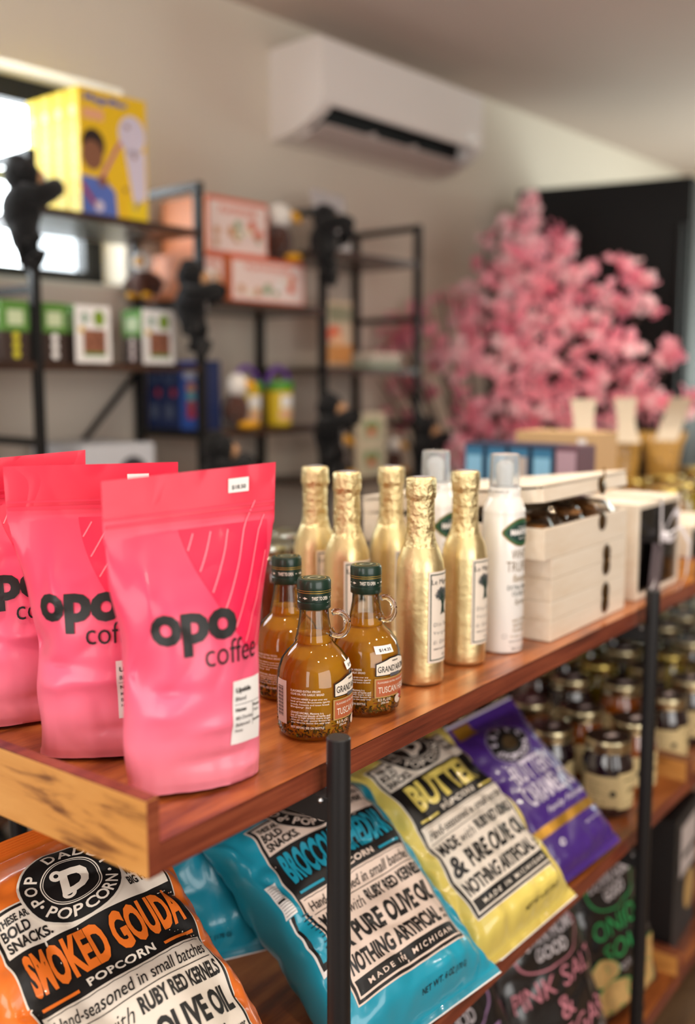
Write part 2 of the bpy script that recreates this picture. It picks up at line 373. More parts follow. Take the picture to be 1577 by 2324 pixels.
# coffee bags ---------------------------------------------------------------
pink_m = film('pink_coffee_film', '#f0486a', .36, .15, [(0, '#f792a4'), (.3, '#f4688a'), (.6, '#f4456a'), (.845, '#f3405e'), (.86, '#e42646'), (1, '#e42646')], .30, .3)
pinkd_m = film('deep_pink_print', '#ee2a50', .42, .1, [(0, '#ee5a7a'), (.5, '#e92050'), (1, '#e01840')], .30)
pinkl_m = mat('light_pink_line', '#fb7f92', .45)
seam_m = film('coffee_seam', '#e42a4c', .42, .1)
def coffee_bag(label, loc, rz, seed, tilt=(0, 0), H=.300, Wd=.176, price=True, skew=0):
    t = thing('coffee_bag', label, 'coffee bag', loc, group='pink coffee bags on the top shelf', rot=(tilt[0], tilt[1], rz))
    S = bag_surface(Wd, H, .088, seed, wr=.0030, bot=.75, narrow=.15, topseal=.24, botseal=.03, lump=.010, skew=skew, rag=.011, foldk=.25, dents=[(-.066, .118, -.020, .020, .024), (-.035, .100, -.006, .022, .007), (-.045, .078, .006, .024, .010), (.02, .030, -.006, .032, .007), (.045+seed*.003, .018, .006, .022, .008), (-.055+seed*.004, .19, .006, .010, .028), (.0, .055+seed*.006, .005, .036, .009), (-.03, .165, .005, .012, .022)])
    bag_mesh(S, Wd, H, pink_m, 70, 84).build('pouch', t, smooth=80)
    f = lambda off: (lambda u, v: S(u, v, 1, off))
    mb = MB(); poly = []; fp = f(.0006)             # printed leaf with stripes, upper right
    lx = lambda v: -.016 + .055*((.250-v)/.14)**2 + .012*math.sin((.250-v)/.14*2)
    nv = 26
    for j in range(nv+1):
        v = .130 + (.246-.130)*j/nv; poly.append((lx(v), v)); poly.append((.079 if v > .16 else .079-(.16-v)*.6, v))
    mb.flat(poly, [(2*j, 2*j+1, 2*j+3, 2*j+2) for j in range(nv)], pinkd_m, fp, .006); mb.build('printed_leaf', t, smooth=80)
    mb = MB(); fl = f(.0012)
    for k in range(11):
        a, b = Vector((.100-.018*k+.05, .29)), Vector((.100-.018*k-.05, .10)); pp = []
        for i in range(40):
            p = a+(b-a)*i/39
            if lx(max(.130, min(.246, p.y))) < p.x < .078 and .132 < p.y < (.268 if k < 5 else .246): pp.append(p)
        if len(pp) > 3: mb.line(pp[0].x, pp[0].y, pp[-1].x, pp[-1].y, .0013, pinkl_m, fl, .005)
    mb.build('stripe_print', t)
    mb = MB(); ft_ = f(.0016)
    mb.text('opo', -.013, .1335, .040, ink_m, ft_, w=.076, bold=.045, sub=.006)
    mb.text('coffee', .022, .122, .0225, ink_m, ft_, w=.056, bold=-.006, sub=.006); mb.build('lettering', t)
    mb = MB(); x0 = .019; mb.rect(x0, .042, x0+.040, .104, white_m, f(.0014), .005)
    ff = f(.0022)
    mb.text('Upside', x0+.003, .091, .0065, ink_m, ff, bold=.03, align='l'); mb.text('Blend', x0+.003, .0845, .0040, grayink, ff, align='l')
    mb.line(x0+.002, .081, x0+.038, .081, .0005, grayink, ff)
    mb.text('Notes', x0+.003, .074, .0038, ink_m, ff, bold=.03, align='l')
    for i, s_ in enumerate(('Milk Chocolate', 'Balanced', 'Nutty')): mb.text(s_, x0+.003, .0665-.0065*i, .0036, grayink, ff, align='l', maxw=.021)
    mb.text('Process', x0+.026, .0755, .003, ink_m, ff, bold=.03, align='l'); mb.text('Washed', x0+.026, .0705, .003, grayink, ff, align='l', maxw=.01); mb.text('opocoffee', x0+.0255, .061, .0034, ink_m, ff, bold=.03, align='l', maxw=.0135)
    mb.line(x0+.025, .0805, x0+.025, .058, .0005, grayink, ff)
    mb.build('blend_sticker', t)
    mb = MB(); mb.rect(-Wd/2+.002, .2545, Wd/2-.002, .2585, seam_m, f(.0012)); mb.rect(-Wd/2+.001, .262, Wd/2-.001, .2645, seam_m, f(.0010)); mb.build('zip_seam', t)
    if price:
        mb = MB(); mb.rect(.036, .2755, .058, .289, white_m, f(.0015)); mb.text('$18.50', .047, .2780, .0046, ink_m, f(.0022), maxw=.015); mb.build('price_sticker', t)
    return t
coffee_bag('pink coffee pouch nearest the front, its whole opo coffee print and blend sticker showing', (.652, .676, Z1+.0018), R(-22), 1.3, (R(-1.5), R(1.5)), skew=.085)
coffee_bag('middle pink coffee pouch, half hidden behind the front pouch', (.654, .812, Z1+.0018), R(-46), 4.6, (R(-2), R(-1)))
coffee_bag('pink coffee pouch at the left edge of the picture, behind the other two', (.662, .970, Z1+.0018), R(-24), 7.9, (R(-2), R(0)), price=False, skew=.06)

# popcorn bags --------------------------------------------------------------
def popcorn_label(t, f, w, h, v0, flavor, cm, cp, sub=.0045, soft=False):
    ox = -w/2
    g = lambda off: (lambda u, v: f(off)(ox+u, v0+v))
    A, B, C = g(.0010), g(.0018), g(.0028); X = w/.16; D = h/.248
    mb = MB(); mb.rect(-.002, -.002, w+.002, .2535*D, cp, g(.0005), .004)
    mb.rect(0, 0, w, .2515*D, ink_m, A, .004)
    mb.rect(.0035, .0035, w-.0035, .006, cp, B); mb.rect(.0035, .023*D, w-.0035, .1385*D, cp, B, .004)
    mb.rect(.0035, .0035, .006, .023*D, cp, B); mb.rect(w-.006, .0035, w-.0035, .023*D, cp, B)
    mb.rect(.0035, .205*D, w-.0035, .248*D, cp, B, .004); p = mb.build('printed_label', t, smooth=80)
    mb = MB(); k = ink_m
    mb.text('MADE IN MICHIGAN', w/2, .0105*D, .0065*D, cp, C, w=w*.74, bold=.02, space=1.5)
    mb.text('NOTHING ARTIFICIAL', w*.045, .0275*D, .0215*D, k, C, w=w*.80, bold=.035, align='l', sub=sub)
    mb.text('ever', w*.92, .036*D, .006*D, k, C, w=w*.08, shear=.3); mb.text('added', w*.92, .029*D, .005*D, k, C, w=w*.09, shear=.3)
    mb.text('&', w*.05, .0555*D, .029*D, k, C, w=w*.13, bold=.03, align='l', sub=sub)
    mb.text('PURE OLIVE OIL', w*.22, .0565*D, .027*D, k, C, w=w*.73, bold=.04, align='l', sub=sub)
    mb.text('MADE', w*.05, .0905*D, .0175*D, k, C, w=w*.21, bold=.035, align='l', sub=sub); mb.text('with', w*.29, .0915*D, .015*D, k, C, w=w*.14, shear=.4, bold=-.01, align='l')
    mb.text('RUBY RED KERNELS', w*.46, .0925*D, .0165*D, k, C, w=w*.50, bold=.035, align='l', sub=sub)
    mb.line(w*.05, .113*D, w*.95, .1135*D, .0009, k, C); 
    mb.text('Hand-seasoned in small batches', w*.5, .1175*D, .0135*D, k, C, w=w*.88, shear=.35, bold=.004, sub=sub)
    for i in range(22): u = w*.05+w*.9*i/22; mb.line(u, .1352*D+.0007*(i % 2), u+w*.9/22, .1352*D+.0007*((i+1) % 2), .0007, k, C)
    mb.text('POPCORN', w*.5, .1435*D, .0085*D, cp, C, w=w*.36, bold=.03, space=1.1, sub=sub)
    mb.rect(w*.05, .1435*D, w*.27, .1468*D, cm, C); mb.rect(w*.73, .1435*D, w*.95, .1468*D, cm, C)
    mb.text(flavor, w*.5, .157*D, .043*D, cm, C, w=w*(.88 if len(flavor) > 7 else .72), bold=.045, sub=sub)
    for i, s_ in enumerate(('SNACKS.', 'BOLD', 'THESE ARE')): mb.text(s_, w*.04, (.2085, .2220, .2355)[i]*D, (.0115, .0115, .0080)[i]*D, k, C, align='l', bold=.03, w=w*(.25, .16, .19)[i], sub=.005)
    for i, s_ in enumerate(('BIG HEART.', 'MADE WITH A')): mb.text(s_, w*.96, (.2185, .2315)[i]*D, (.0105, .0090)[i]*D, k, C, align='r', bold=.03, w=w*(.22, .20)[i], sub=.005)
    mb.build('lettering', p)
    mb = MB(); E0, E1, E2, E3 = g(.0034), g(.0044), g(.0056), g(.0066); cx, cy, r = w*.48, .250*D, .0425*X
    mb.disc(cx, cy, r*1.05, cp, E0, sub=.004); mb.disc(cx, cy, r, ink_m, E1, sub=.004); mb.disc(cx, cy, r*.60, cp, E2, r*.575, seg=60); mb.disc(cx, cy, r*.55, cp, E2, r*.535, seg=60)
    mb.arctext('POP DADDY', cx, cy, r*.79, r*.26, cp, E2, R(192), R(12), sub=.005); mb.arctext('POPCORN', cx, cy, r*.79, r*.26, cp, E2, R(222), R(330), flip=True, sub=.005)
    for a in (205, -8): mb.disc(cx+r*.79*math.cos(R(a-1)), cy+r*.79*math.sin(R(a-1)), r*.04, cp, E2, seg=10)
    mb.text('D', cx+r*.04, cy-r*.32, r*.66, cp, E2, w=r*.66, shear=.25, bold=.05, sub=.004); mb.disc(cx-r*.16, cy-r*.30, r*.13, cp, E2, r*.06, seg=16); mb.disc(cx-r*.22, cy+r*.26, r*.13, cp, E2, r*.05, seg=16)
    mb.build('round_emblem', p)
def popcorn_bag(label, o, yaw, lean, roll, col, cname, flavor, seed, kw=.160, Wd=.295, H=.36, thick=.135, lb=.058, cp=None, nutrition=False, tw=0):
    Rm = Matrix.Rotation(yaw, 3, 'Z') @ Matrix.Rotation(-lean, 3, 'X') @ Matrix.Rotation(-roll, 3, 'Y')
    S = bag_surface(Wd, H, thick, seed, wr=.0075, topseal=.075, botseal=.06, lump=.016, tw=tw, boxy=.5, crum=.030)
    ref = S(0, lb, 1)
    loc = Vector(o) - Rm @ Vector((0, ref.y, lb))
    t = thing('popcorn_bag', label, 'popcorn bag', loc, group='popcorn bags on the middle shelf', rot=Rm.to_euler())
    S = rest_on(S, Matrix.Translation(loc) @ Rm.to_4x4(), Z2); cm = film(cname, col, .28, .5)
    bag_mesh(S, Wd, H, cm, 64, 76).build('film_bag', t, smooth=80)
    f = lambda off: (lambda u, v: S(u, v, 1, off))
    for side, v0, v1 in (('seal', .0, .010), ('seal', H-.016, H)):
        mb = MB()
        for i in range(5): a = v0+(v1-v0)*(i+.15)/5; mb.rect(-Wd/2, a, Wd/2, a+(v1-v0)*.1, cm, f(.0012), .006)
        mb.build(side, t)
    mb = MB(); mb.rect(-Wd/2, .0, Wd/2, .0016, white_m, f(.0016), .006); mb.build('cut_edge', t)
    if flavor: popcorn_label(t, f, kw, kw*1.55, lb, flavor, cm, cp or cream_m)
    mb = MB(); mb.text('NET WT. 6 OZ. (170 G)', .030, lb-.032, .0068, ink_m, f(.0016), w=.068, bold=.005, sub=.01); mb.build('net_weight_print', t)
    if nutrition:
        mb = MB(); x = -.118
        mb.rect(x, .185, x+.026, .232, white_m, f(.0010), .004); mb.rect(x+.002, .205, x+.018, .208, ink_m, f(.0020))
        for i in range(12): mb.line(x+.002, .188+.0036*i, x+.024, .188+.0036*i, .0005, ink_m, f(.0020))
        mb.rect(x+.006, .11, x+.010, .184, white_m, f(.0010), .004); mb.rect(x+.010, .11, x+.017, .184, ink_m, f(.0010), .004); mb.rect(x+.006, .104, x+.04, .110, white_m, f(.0010), .004); mb.rect(x+.017, .110, x+.04, .118, ink_m, f(.0010), .004)
        for i in range(10): mb.line(x+.030, .178-.006*i, x+.030+.02*(.6+.4*math.sin(i*3)), .178-.006*i, .0018, mat('teal_ink', '#0d4f63', .5), f(.0020))
        mb.build('nutrition_panel', t)
    return t
def camp(x, y, z): return Vector((x, y, z+CAMZ))
popcorn_bag('orange smoked gouda popcorn bag below the end of the top shelf', camp(.622, .652, -.700), R(-14), R(52), R(6), '#f07a2c', 'orange_film', 'SMOKED GOUDA', 2.1, kw=.168, H=.42)
popcorn_bag('blue popcorn bag behind the front post, label facing out', camp(.968, .618, -.709), R(-16.6), R(52.5), R(7.3), '#1f9cb8', 'blue_film', 'BROCCOLI CHEDDAR', 5.2, Wd=.285, nutrition=True, cp=mat('blush_print', '#e8d3c4', .5))
popcorn_bag('plain side of a second blue popcorn bag, tucked behind the orange bag', camp(.822, .905, -.690), R(-48), R(30), R(10), '#1f9cb8', 'blue_film', None, 8.3, Wd=.25, thick=.10)
popcorn_bag('yellow butter popcorn bag between the blue and purple bags', camp(1.214, .603, -.706), R(-11.3), R(49.6), R(6.8), '#e6d26c', 'yellow_film', 'BUTTER', 3.7, kw=.160, Wd=.275)
def purple_bag():
    Wd, H = .215, .305; o = camp(1.466, .622, -.722); yaw, lean, roll = R(-10), R(47), R(5)
    Rm = Matrix.Rotation(yaw, 3, 'Z') @ Matrix.Rotation(-lean, 3, 'X') @ Matrix.Rotation(-roll, 3, 'Y')
    S = bag_surface(Wd, H, .085, 6.4, wr=.004, topseal=.1, botseal=.06, crum=.02); ref = S(0, .05, 1)
    t = thing('popcorn_bag', 'purple caramel popcorn bag leaning beside the dark jam jars', 'popcorn bag', o - Rm @ Vector((0, ref.y, .05)), group='popcorn bags on the middle shelf', rot=Rm.to_euler())
    bag_mesh(S, Wd, H, film('purple_film', '#4a2a86', .3, .4), 50, 64).build('film_bag', t, smooth=80)
    f = lambda off: (lambda u, v: S(u, v, 1, off)); gold = mat('gold_print', '#b98a2e', .35, metal=.5); wh = mat('silver_print', '#e6def0', .4)
    mb = MB(); mb.rect(-.10, .072, .10, .087, gold, f(.0010)); mb.build('gold_band', t); MB().rect(-.075, .272, -.03, .298, gold, f(.001)).build('gold_flash', t); MB().rect(-Wd/2, H-.004, Wd/2, H, wh, f(.0012)).build('cut_edge', t)
    mb = MB(); L = f(.0016)
    mb.text('BUTTERY', -.002, .158, .034, wh, L, w=.085, bold=.02, sub=.008); mb.build('lettering', t); mb = MB(); mb.text('CARAMEL CORN', .014, .118, .036, wh, L, w=.132, bold=.02, sub=.008)
    mb.build('lettering', t); mb = MB(); mb.text('Family Favorite', .012, .096, .012, wh, L, w=.085, shear=.35); mb.build('script_print', t); mb = MB(); mb.text('NET WT 6 OZ (170 G)', .045, .052, .005, wh, L, w=.06); mb.disc(-.04, .052, .006, wh, L, .003, seg=14); mb.build('lettering', t)
    mb = MB(); mb.disc(-.012, .228, .037, mat('lavender_print', '#8f82a8', .45), f(.0012), sub=.008, sy=1.0); mb.disc(-.012, .228, .034, ink_m, f(.0018), sub=.008); mb.arctext('PERFECT', -.012, .228, .026, .010, wh, f(.0024), R(200), R(-20)); mb.arctext('POPCORN', -.012, .228, .026, .010, wh, f(.0024), R(222), R(330), flip=True); mb.disc(-.012, .228, .012, mat('bronze_print', '#4b3a20', .5), f(.0024)); mb.build('round_emblem', t)
purple_bag()

# ------------------------------------------------------------------ oil bottles
def thin_glass(name, tint='#ffffff', ior=1.5, rough=.02):
    m = bpy.data.materials.new(name); MATS[name] = m; m.use_nodes = True; nt = m.node_tree; nt.nodes.remove(nt.nodes['Principled BSDF'])
    a = nt.nodes.new('ShaderNodeBsdfTransparent'); a.inputs[0].default_value = srgb(tint); g = nt.nodes.new('ShaderNodeBsdfGlossy'); g.inputs['Roughness'].default_value = rough
    fr = nt.nodes.new('ShaderNodeFresnel'); fr.inputs[0].default_value = ior; mx = nt.nodes.new('ShaderNodeMixShader')
    nt.links.new(fr.outputs[0], mx.inputs[0]); nt.links.new(a.outputs[0], mx.inputs[1]); nt.links.new(g.outputs[0], mx.inputs[2]); nt.links.new(mx.outputs[0], nt.nodes['Material Output'].inputs[0]); return m
glass_m = thin_glass('clear_glass', '#f4f4f0', 1.6)
handle_m = mat('solid_glass', '#ffffff', .02, trans=1, ior=1.4)
def oil_material():
    m = mat('herb_oil', '#ffc63a', .02, trans=1, ior=1.30); nt = m.node_tree; b = nt.nodes['Principled BSDF']; out = nt.nodes['Material Output']
    tr = nt.nodes.new('ShaderNodeBsdfTranslucent'); tr.inputs[0].default_value = srgb('#ffc02a'); df = nt.nodes.new('ShaderNodeBsdfDiffuse'); df.inputs[0].default_value = srgb('#ffc030')
    a = nt.nodes.new('ShaderNodeAddShader'); mx = nt.nodes.new('ShaderNodeMixShader'); mx.inputs[0].default_value = .70
    mx2 = nt.nodes.new('ShaderNodeMixShader'); mx2.inputs[0].default_value = .70
    nt.links.new(tr.outputs[0], mx2.inputs[1]); nt.links.new(df.outputs[0], mx2.inputs[2])
    nt.links.new(b.outputs[0], mx.inputs[1]); nt.links.new(mx2.outputs[0], mx.inputs[2]); nt.links.new(mx.outputs[0], out.inputs[0]); return m
oil_m = oil_material()
cap_m = mat('green_cap', '#0f2e22', .35, coat=.3); capgold = mat('cap_gold_line', '#b99a4a', .35, metal=.6)
wprint = mat('white_print', '#efe9dc', .6)
terra = mat('terracotta_print', '#b5623c', .55)
OILP = [(.030, .0), (.036, .001), (.0395, .005), (.0412, .014), (.0418, .03), (.0418, .058), (.0405, .072), (.0365, .084), (.030, .093), (.0235, .099), (.0208, .1025), (.0212, .105), (.0205, .108), (.0185, .118), (.0165, .130), (.0160, .139)]
def oil_r(z):
    for (r0, z0), (r1, z1) in zip(OILP, OILP[1:]):
        if z0 <= z <= z1: return r0+(r1-r0)*(z-z0)/(z1-z0)
    return .02
def oil_bottle():
    t = thing('oil_bottle', '', 'oil bottle', group='herb oil bottles with green caps')
    MB().lathe([(r, z) for r, z in OILP], glass_m, 48, cap1=True).build('glass_bottle', t)
    inn = [(.030, .003)] + [(oil_r(z)-.0026, z) for z in (.006, .012, .03, .058, .065, .072, .078, .084, .0885, .093, .096, .099, .1015, .1025, .105, .108, .1115)] + [(.0160, .1118)]
    MB().lathe(inn, oil_m, 48).build('oil_fill', t)
    rnd = random.Random(3); mb = MB(); cols = [mat('herb_brown', '#8a5a20', .7), mat('herb_green', '#6a6418', .7), mat('herb_orange', '#c8772c', .7), mat('herb_dark', '#4a3010', .7)]
    for i in range(700):
        a = rnd.random()*2*PI; z = .006+rnd.random()**1.5*.021; rr = oil_r(z)-.0013-rnd.random()*.0006; s = .0012+rnd.random()*.0016
        M = Matrix.Translation((rr*math.cos(a), rr*math.sin(a), z)) @ Matrix.Rotation(rnd.random()*6, 4, 'X') @ Matrix.Rotation(rnd.random()*6, 4, 'Z')
        mb.add([(-s, -s*.5, 0), (s, -s*.6, .0003), (s*.8, s*.5, -.0003), (-s*.7, s*.6, .0002)], [(0, 1, 2, 3)], rnd.choice(cols), M)
    o = mb.build('herb_sediment', t, smooth=0); o['kind'] = 'stuff'
    mb = MB()
    mb.lathe([(.0180, .1405), (.0184, .141), (.0184, .1480), (.0176, .1486), (.0176, .1496), (.0184, .1502), (.0184, .1585)], cap_m, 48, cap1=False)
    mb.lathe([(.0184, .1585), (.0186, .159), (.0186, .1705), (.0174, .173), (.0150, .1732)], cap_m, 96, jit=lambda a, z: .00035*math.sin(a*48) if .16 < z < .171 else 0)
    c = mb.build('cap', t, smooth=50)
    mb = MB(); mb.lathe([(.0188, .1590), (.0188, .1597)], capgold, 48, cap0=False, cap1=False); mb.lathe([(.0188, .1612), (.0188, .1618)], capgold, 48, cap0=False, cap1=False); mb.disc(0, 0, .0135, capgold, lambda u, v: Vector((u, v, .1736)), .0125); mb.disc(0, 0, .009, mat('cap_emblem', '#8c8a70', .4), lambda u, v: Vector((u, v*.7, .1736)), .006)
    for k in range(3):
        f = cyl_fn(.0187, k*2*PI/3); mb.text('TWIST TO OPEN', 0, .1515, .0042, wprint, f(0), w=.019, bold=.02); mb.line(.013, .1535, .021, .1535, .0009, wprint, f(0)); mb.flat([(.021, .1520), (.025, .1535), (.021, .155)], [(0, 1, 2)], wprint, f(0))
    mb.build('cap_print', c)
    # handle on the right of the neck as seen from the aisle
    ha = R(219+75); d = Vector((math.cos(ha), math.sin(ha), 0)); z = Vector((0, 0, 1)); pts = []
    for i in range(15):
        q = R(120) - R(265)*i/14; pts.append(d*(.0265+.0115*math.cos(q)) + z*(.1235+.0135*math.sin(q)))
    mb = MB(); mb.tube(pts, [.0036]*13+[.0048, .0055], handle_m, 10); mb.build('glass_handle', t)
    A = R(219); k = lambda ph: A+R(ph)
    mb = MB(); f = cyl_fn(oil_r, k(0)); r = .0418; au = lambda deg: R(deg)*r
    F1, F2, F3 = f(.0004), f(.0007), f(.0010)
    mb.rect(au(-71), .018, au(-46), .066, mat('label_grey', '#d8d2cc', .6), F1, .003)
    for i in range(26):
        v = .026+.034*i/26; wv = .0004+.0006*((i*7) % 3)/2; mb.line(au(-67), v, au(-53), v, wv, ink_m, F2)
    mb.build('barcode_label', t)
    mb = MB()
    rows = [('FLAVORED EXTRA VIRGIN', .0565), ('OLIVE OIL FOR GARLIC BREAD', .0530), ('TUSCAN HERBS is great over any', .0475), ('kind of Italian Bruschetta (garlic', .0445), ('bread), Focaccia and toast bread.', .0415), ('Enjoy it!', .0385), ("GRAND'AROMA. Mantova is a", .0325), ('line of balanced blends of herbs and', .0297), ('spices in high quality extra virgin', .0269), ('olive oil to add special flavors to', .0241), ('your favorite dishes the easy way.', .0213), ('BEST BEFORE: SEE ON BOTTLE', .0160)]
    for s_, v in rows: mb.text(s_, au(-37), v, .0024, wprint, F2, align='l', bold=.012, w=au(60)*min(1, .35+len(s_)/52))
    mb.build('back_text_print', t)
    mb = MB(); x0, x1 = au(30), au(105); xm = (x0+x1)/2
    mb.flat([(x0, .049), (x1, .049), (x1, .064), (xm+.008, .070), (xm-.008, .070), (x0, .064)], [(0, 1, 2, 3, 4, 5)], ink_m, F1, .004)
    mb.flat([(x0+.0012, .0502), (x1-.0012, .0502), (x1-.0012, .0630), (xm+.0075, .0685), (xm-.0075, .0685), (x0+.0012, .0630)], [(0, 1, 2, 3, 4, 5)], cream_m, F2, .004)
    mb.text("GRAND'AROMA", xm, .0535, .0075, ink_m, F3, w=(x1-x0)*.9, bold=.005, sub=.004); mb.rect(xm-.008, .0475, xm+.008, .0515, grayink, F3); mb.text('PREMIUM', xm, .0645, .0018, ink_m, F3)
    mb.rect(x0-.001, .0235, x1+.001, .0465, mat('tan_print', '#b99657', .5), F1, .003); mb.rect(x0+.0008, .0250, x1-.0008, .0450, terra, F2, .003)
    mb.text('FLAVORED EXTRA VIRGIN OLIVE OIL', xm, .0405, .0022, cream_m, F3, w=(x1-x0)*.9, sub=.004); mb.text('TUSCAN HERBS', xm, .0290, .0075, cream_m, F3, w=(x1-x0)*.88, bold=.005, sub=.004)
    mb.text('8.5 FL.OZ.', x0+.012, .0195, .003, cream_m, F2); mb.text('(250 ml)', x0+.012, .0155, .003, cream_m, F2); mb.disc(xm+.006, .018, .006, mat('garlic_print', '#d8c6b4', .6), F2, sy=.9); mb.disc(xm+.012, .022, .005, mat('tomato_print', '#a03022', .5), F2)
    mb.build('front_label', t)
    return t
oilA = oil_bottle(); oilA.location = (.834, .672, Z1); oilA['label'] = 'round herb oil bottle nearest the black post, lowest in the picture of the three'
tag(oilA, group='herb oil bottles with green caps')
oilB = dup(oilA, (.934, .674, Z1), R(-18), 'round herb oil bottle with a white price tag, beside the gold bottles')
oilC = dup(oilA, (.922, .786, Z1), R(-24), 'round herb oil bottle behind, partly hidden by the front pink coffee pouch')
def tag_print(t, a, txt):
    fn = lambda off: (lambda u, v: (lambda r, q: Vector((r*math.cos(q), r*math.sin(q), .0795+v*.75)))(oil_r(.0795+v*.75)+off+.0002, a+(u-v*.15)/.038))
    mb = MB(); mb.rect(-.012, -.006, .012, .006, white_m, fn(.0008), .002); mb.text(txt, .001, -.003, .005, ink_m, fn(.0014), w=.016, bold=.01); return mb.build('price_sticker', t)
tag_print(oilB, R(219+30+18), '$14.25'); tag_print(oilA, R(219+78), '$14.25')

# ------------------------------------------------------------------ gold bottles
def foil(name, bump, sc, rough):
    m = mat(name, '#ecd9a4', rough, metal=1, bump=bump, bscale=sc); return m
foil_body, foil_neck = foil('gold_foil_smooth', .3, 60, .40), foil('gold_foil_crinkled', 1, 150, .30)
def gold_bottle(seed):
    t = thing('gold_oil_bottle', '', 'oil bottle', group='gold foil wrapped oil bottles')
    rnd = Vector((seed*3.1, seed, 0))
    def jit(a, z):
        q = Vector((math.cos(a)*2.2, math.sin(a)*2.2, z*60)) + rnd; s_ = noise.noise(q)*.0006 + (abs(noise.noise(q*2.3))-.2)*.0007
        return s_*(1.4 if z > .165 else (.9 if z > .15 else .25)) + (.0007*(noise.noise(Vector((math.cos(a)*3, math.sin(a)*3, z*8))+rnd)) if z < .16 else 0)
    body = [(.028, 0), (.0303, .0012), (.031, .006)] + [(.031, .006+.012*i) for i in range(1, 12)] + [(.0306, .149), (.0295, .158), (.0265, .168), (.0225, .177)]
    MB().lathe(body, foil_body, 64, cap1=False, jit=jit).build('foil_body', t, smooth=60)
    nk = [(.0225, .177), (.0198, .184), (.0182, .192)] + [(.0178-.00002*i, .195+.005*i) for i in range(9)] + [(.0176, .238), (.0190, .2405), (.0198, .244), (.0196, .250), (.0194, .258), (.0190, .2635), (.0172, .2655), (.014, .266)]
    n = MB().lathe(nk, foil_neck, 64, cap0=False, jit=jit).build('foil_neck', t, smooth=60)
    MB().disc(.001, 0, .012, mat('cap_disc', '#c9c6cf', .3, metal=.4), lambda u, v: Vector((u, v, .2664)), seg=18).build('top_seal', n)
    w, h, zb = .050, .118, .030; f = cyl_fn(.0317, R(219+58)); A, B, C = f(.0004), f(.0007), f(.0010)
    mb = MB(); mb.rect(-w/2, zb, w/2, zb+h, cream_m, A, .004); lb = mb.build('paper_label', t)
    mb = MB()
    for a, b, c, d in ((-w/2+.0025, zb+.003, w/2-.0025, zb+.0045), (-w/2+.0025, zb+h-.0045, w/2-.0025, zb+h-.003), (-w/2+.0025, zb+.003, -w/2+.004, zb+h-.003), (w/2-.004, zb+.003, w/2-.0025, zb+h-.003)): mb.rect(a, b, c, d, greenink, B, .004)
    mb.build('label_border', lb)
    mb = MB(); mb.text('Le Mignole', 0, zb+h-.0185, .0085, ink_m, B, w=.041, bold=.0, sub=.004)
    rr = random.Random(5)
    def branch(p, a, l, wd, dep):
        q = (p[0]+l*math.cos(a), p[1]+l*math.sin(a)); mb.line(p[0], p[1], q[0], q[1], wd, greenink, B, .004)
        if dep:
            for k in range(3 if dep > 1 else 2): branch(q, a+rr.uniform(-.75, .75), l*rr.uniform(.6, .85), wd*.62, dep-1)
        else:
            for k in range(3): x, y = q[0]+rr.uniform(-.002, .002), q[1]+rr.uniform(-.002, .002); mb.line(x, y, x+.0013, y+.0009, .0007, grayink, B)
    for s_ in (-.0035, 0, .003): branch((s_, zb+.064), PI/2+s_*40, .0095, .0030, 4)
    for s_ in (-.006, -.002, .004, .008): mb.line(s_*.4, zb+.067, s_, zb+.062, .0016, greenink, B)
    for i, s_ in enumerate(('Olio Extra', 'Vergine', 'di Oliva')): mb.text(s_, -.0175, zb+.047-.0115*i, .0055, grayink, B, align='l', bold=-.005, w=(.036, .030, .028)[i], space=1.4)
    mb.text('100% Prodotto Italiano', 0, zb+.0165, .0024, grayink, B, w=.034); mb.text('0,25 l e', .004, zb+.0075, .0035, grayink, B); mb.build('lettering', lb)
    return t
GB = [((1.066, .683), 0, 'gold foil bottle in the front row, next to the tagged herb oil bottle'), ((1.180, .684), -3, 'gold foil bottle in the front row, touching the white spray can'),
      ((1.071, .805), -22, 'gold foil bottle in the middle, right behind the tagged herb oil bottle cap'), ((1.180, .807), -6, 'gold foil bottle standing between the two front gold bottles, one row back'),
      ((1.114, .895), -10, 'gold foil bottle farthest left, beside the front pink coffee pouch')]
for i, (p, a, lab) in enumerate(GB):
    g = gold_bottle(i+1.0); g.location = (p[0], p[1], Z1); g.rotation_euler.z = R(a); tag(g, lab)

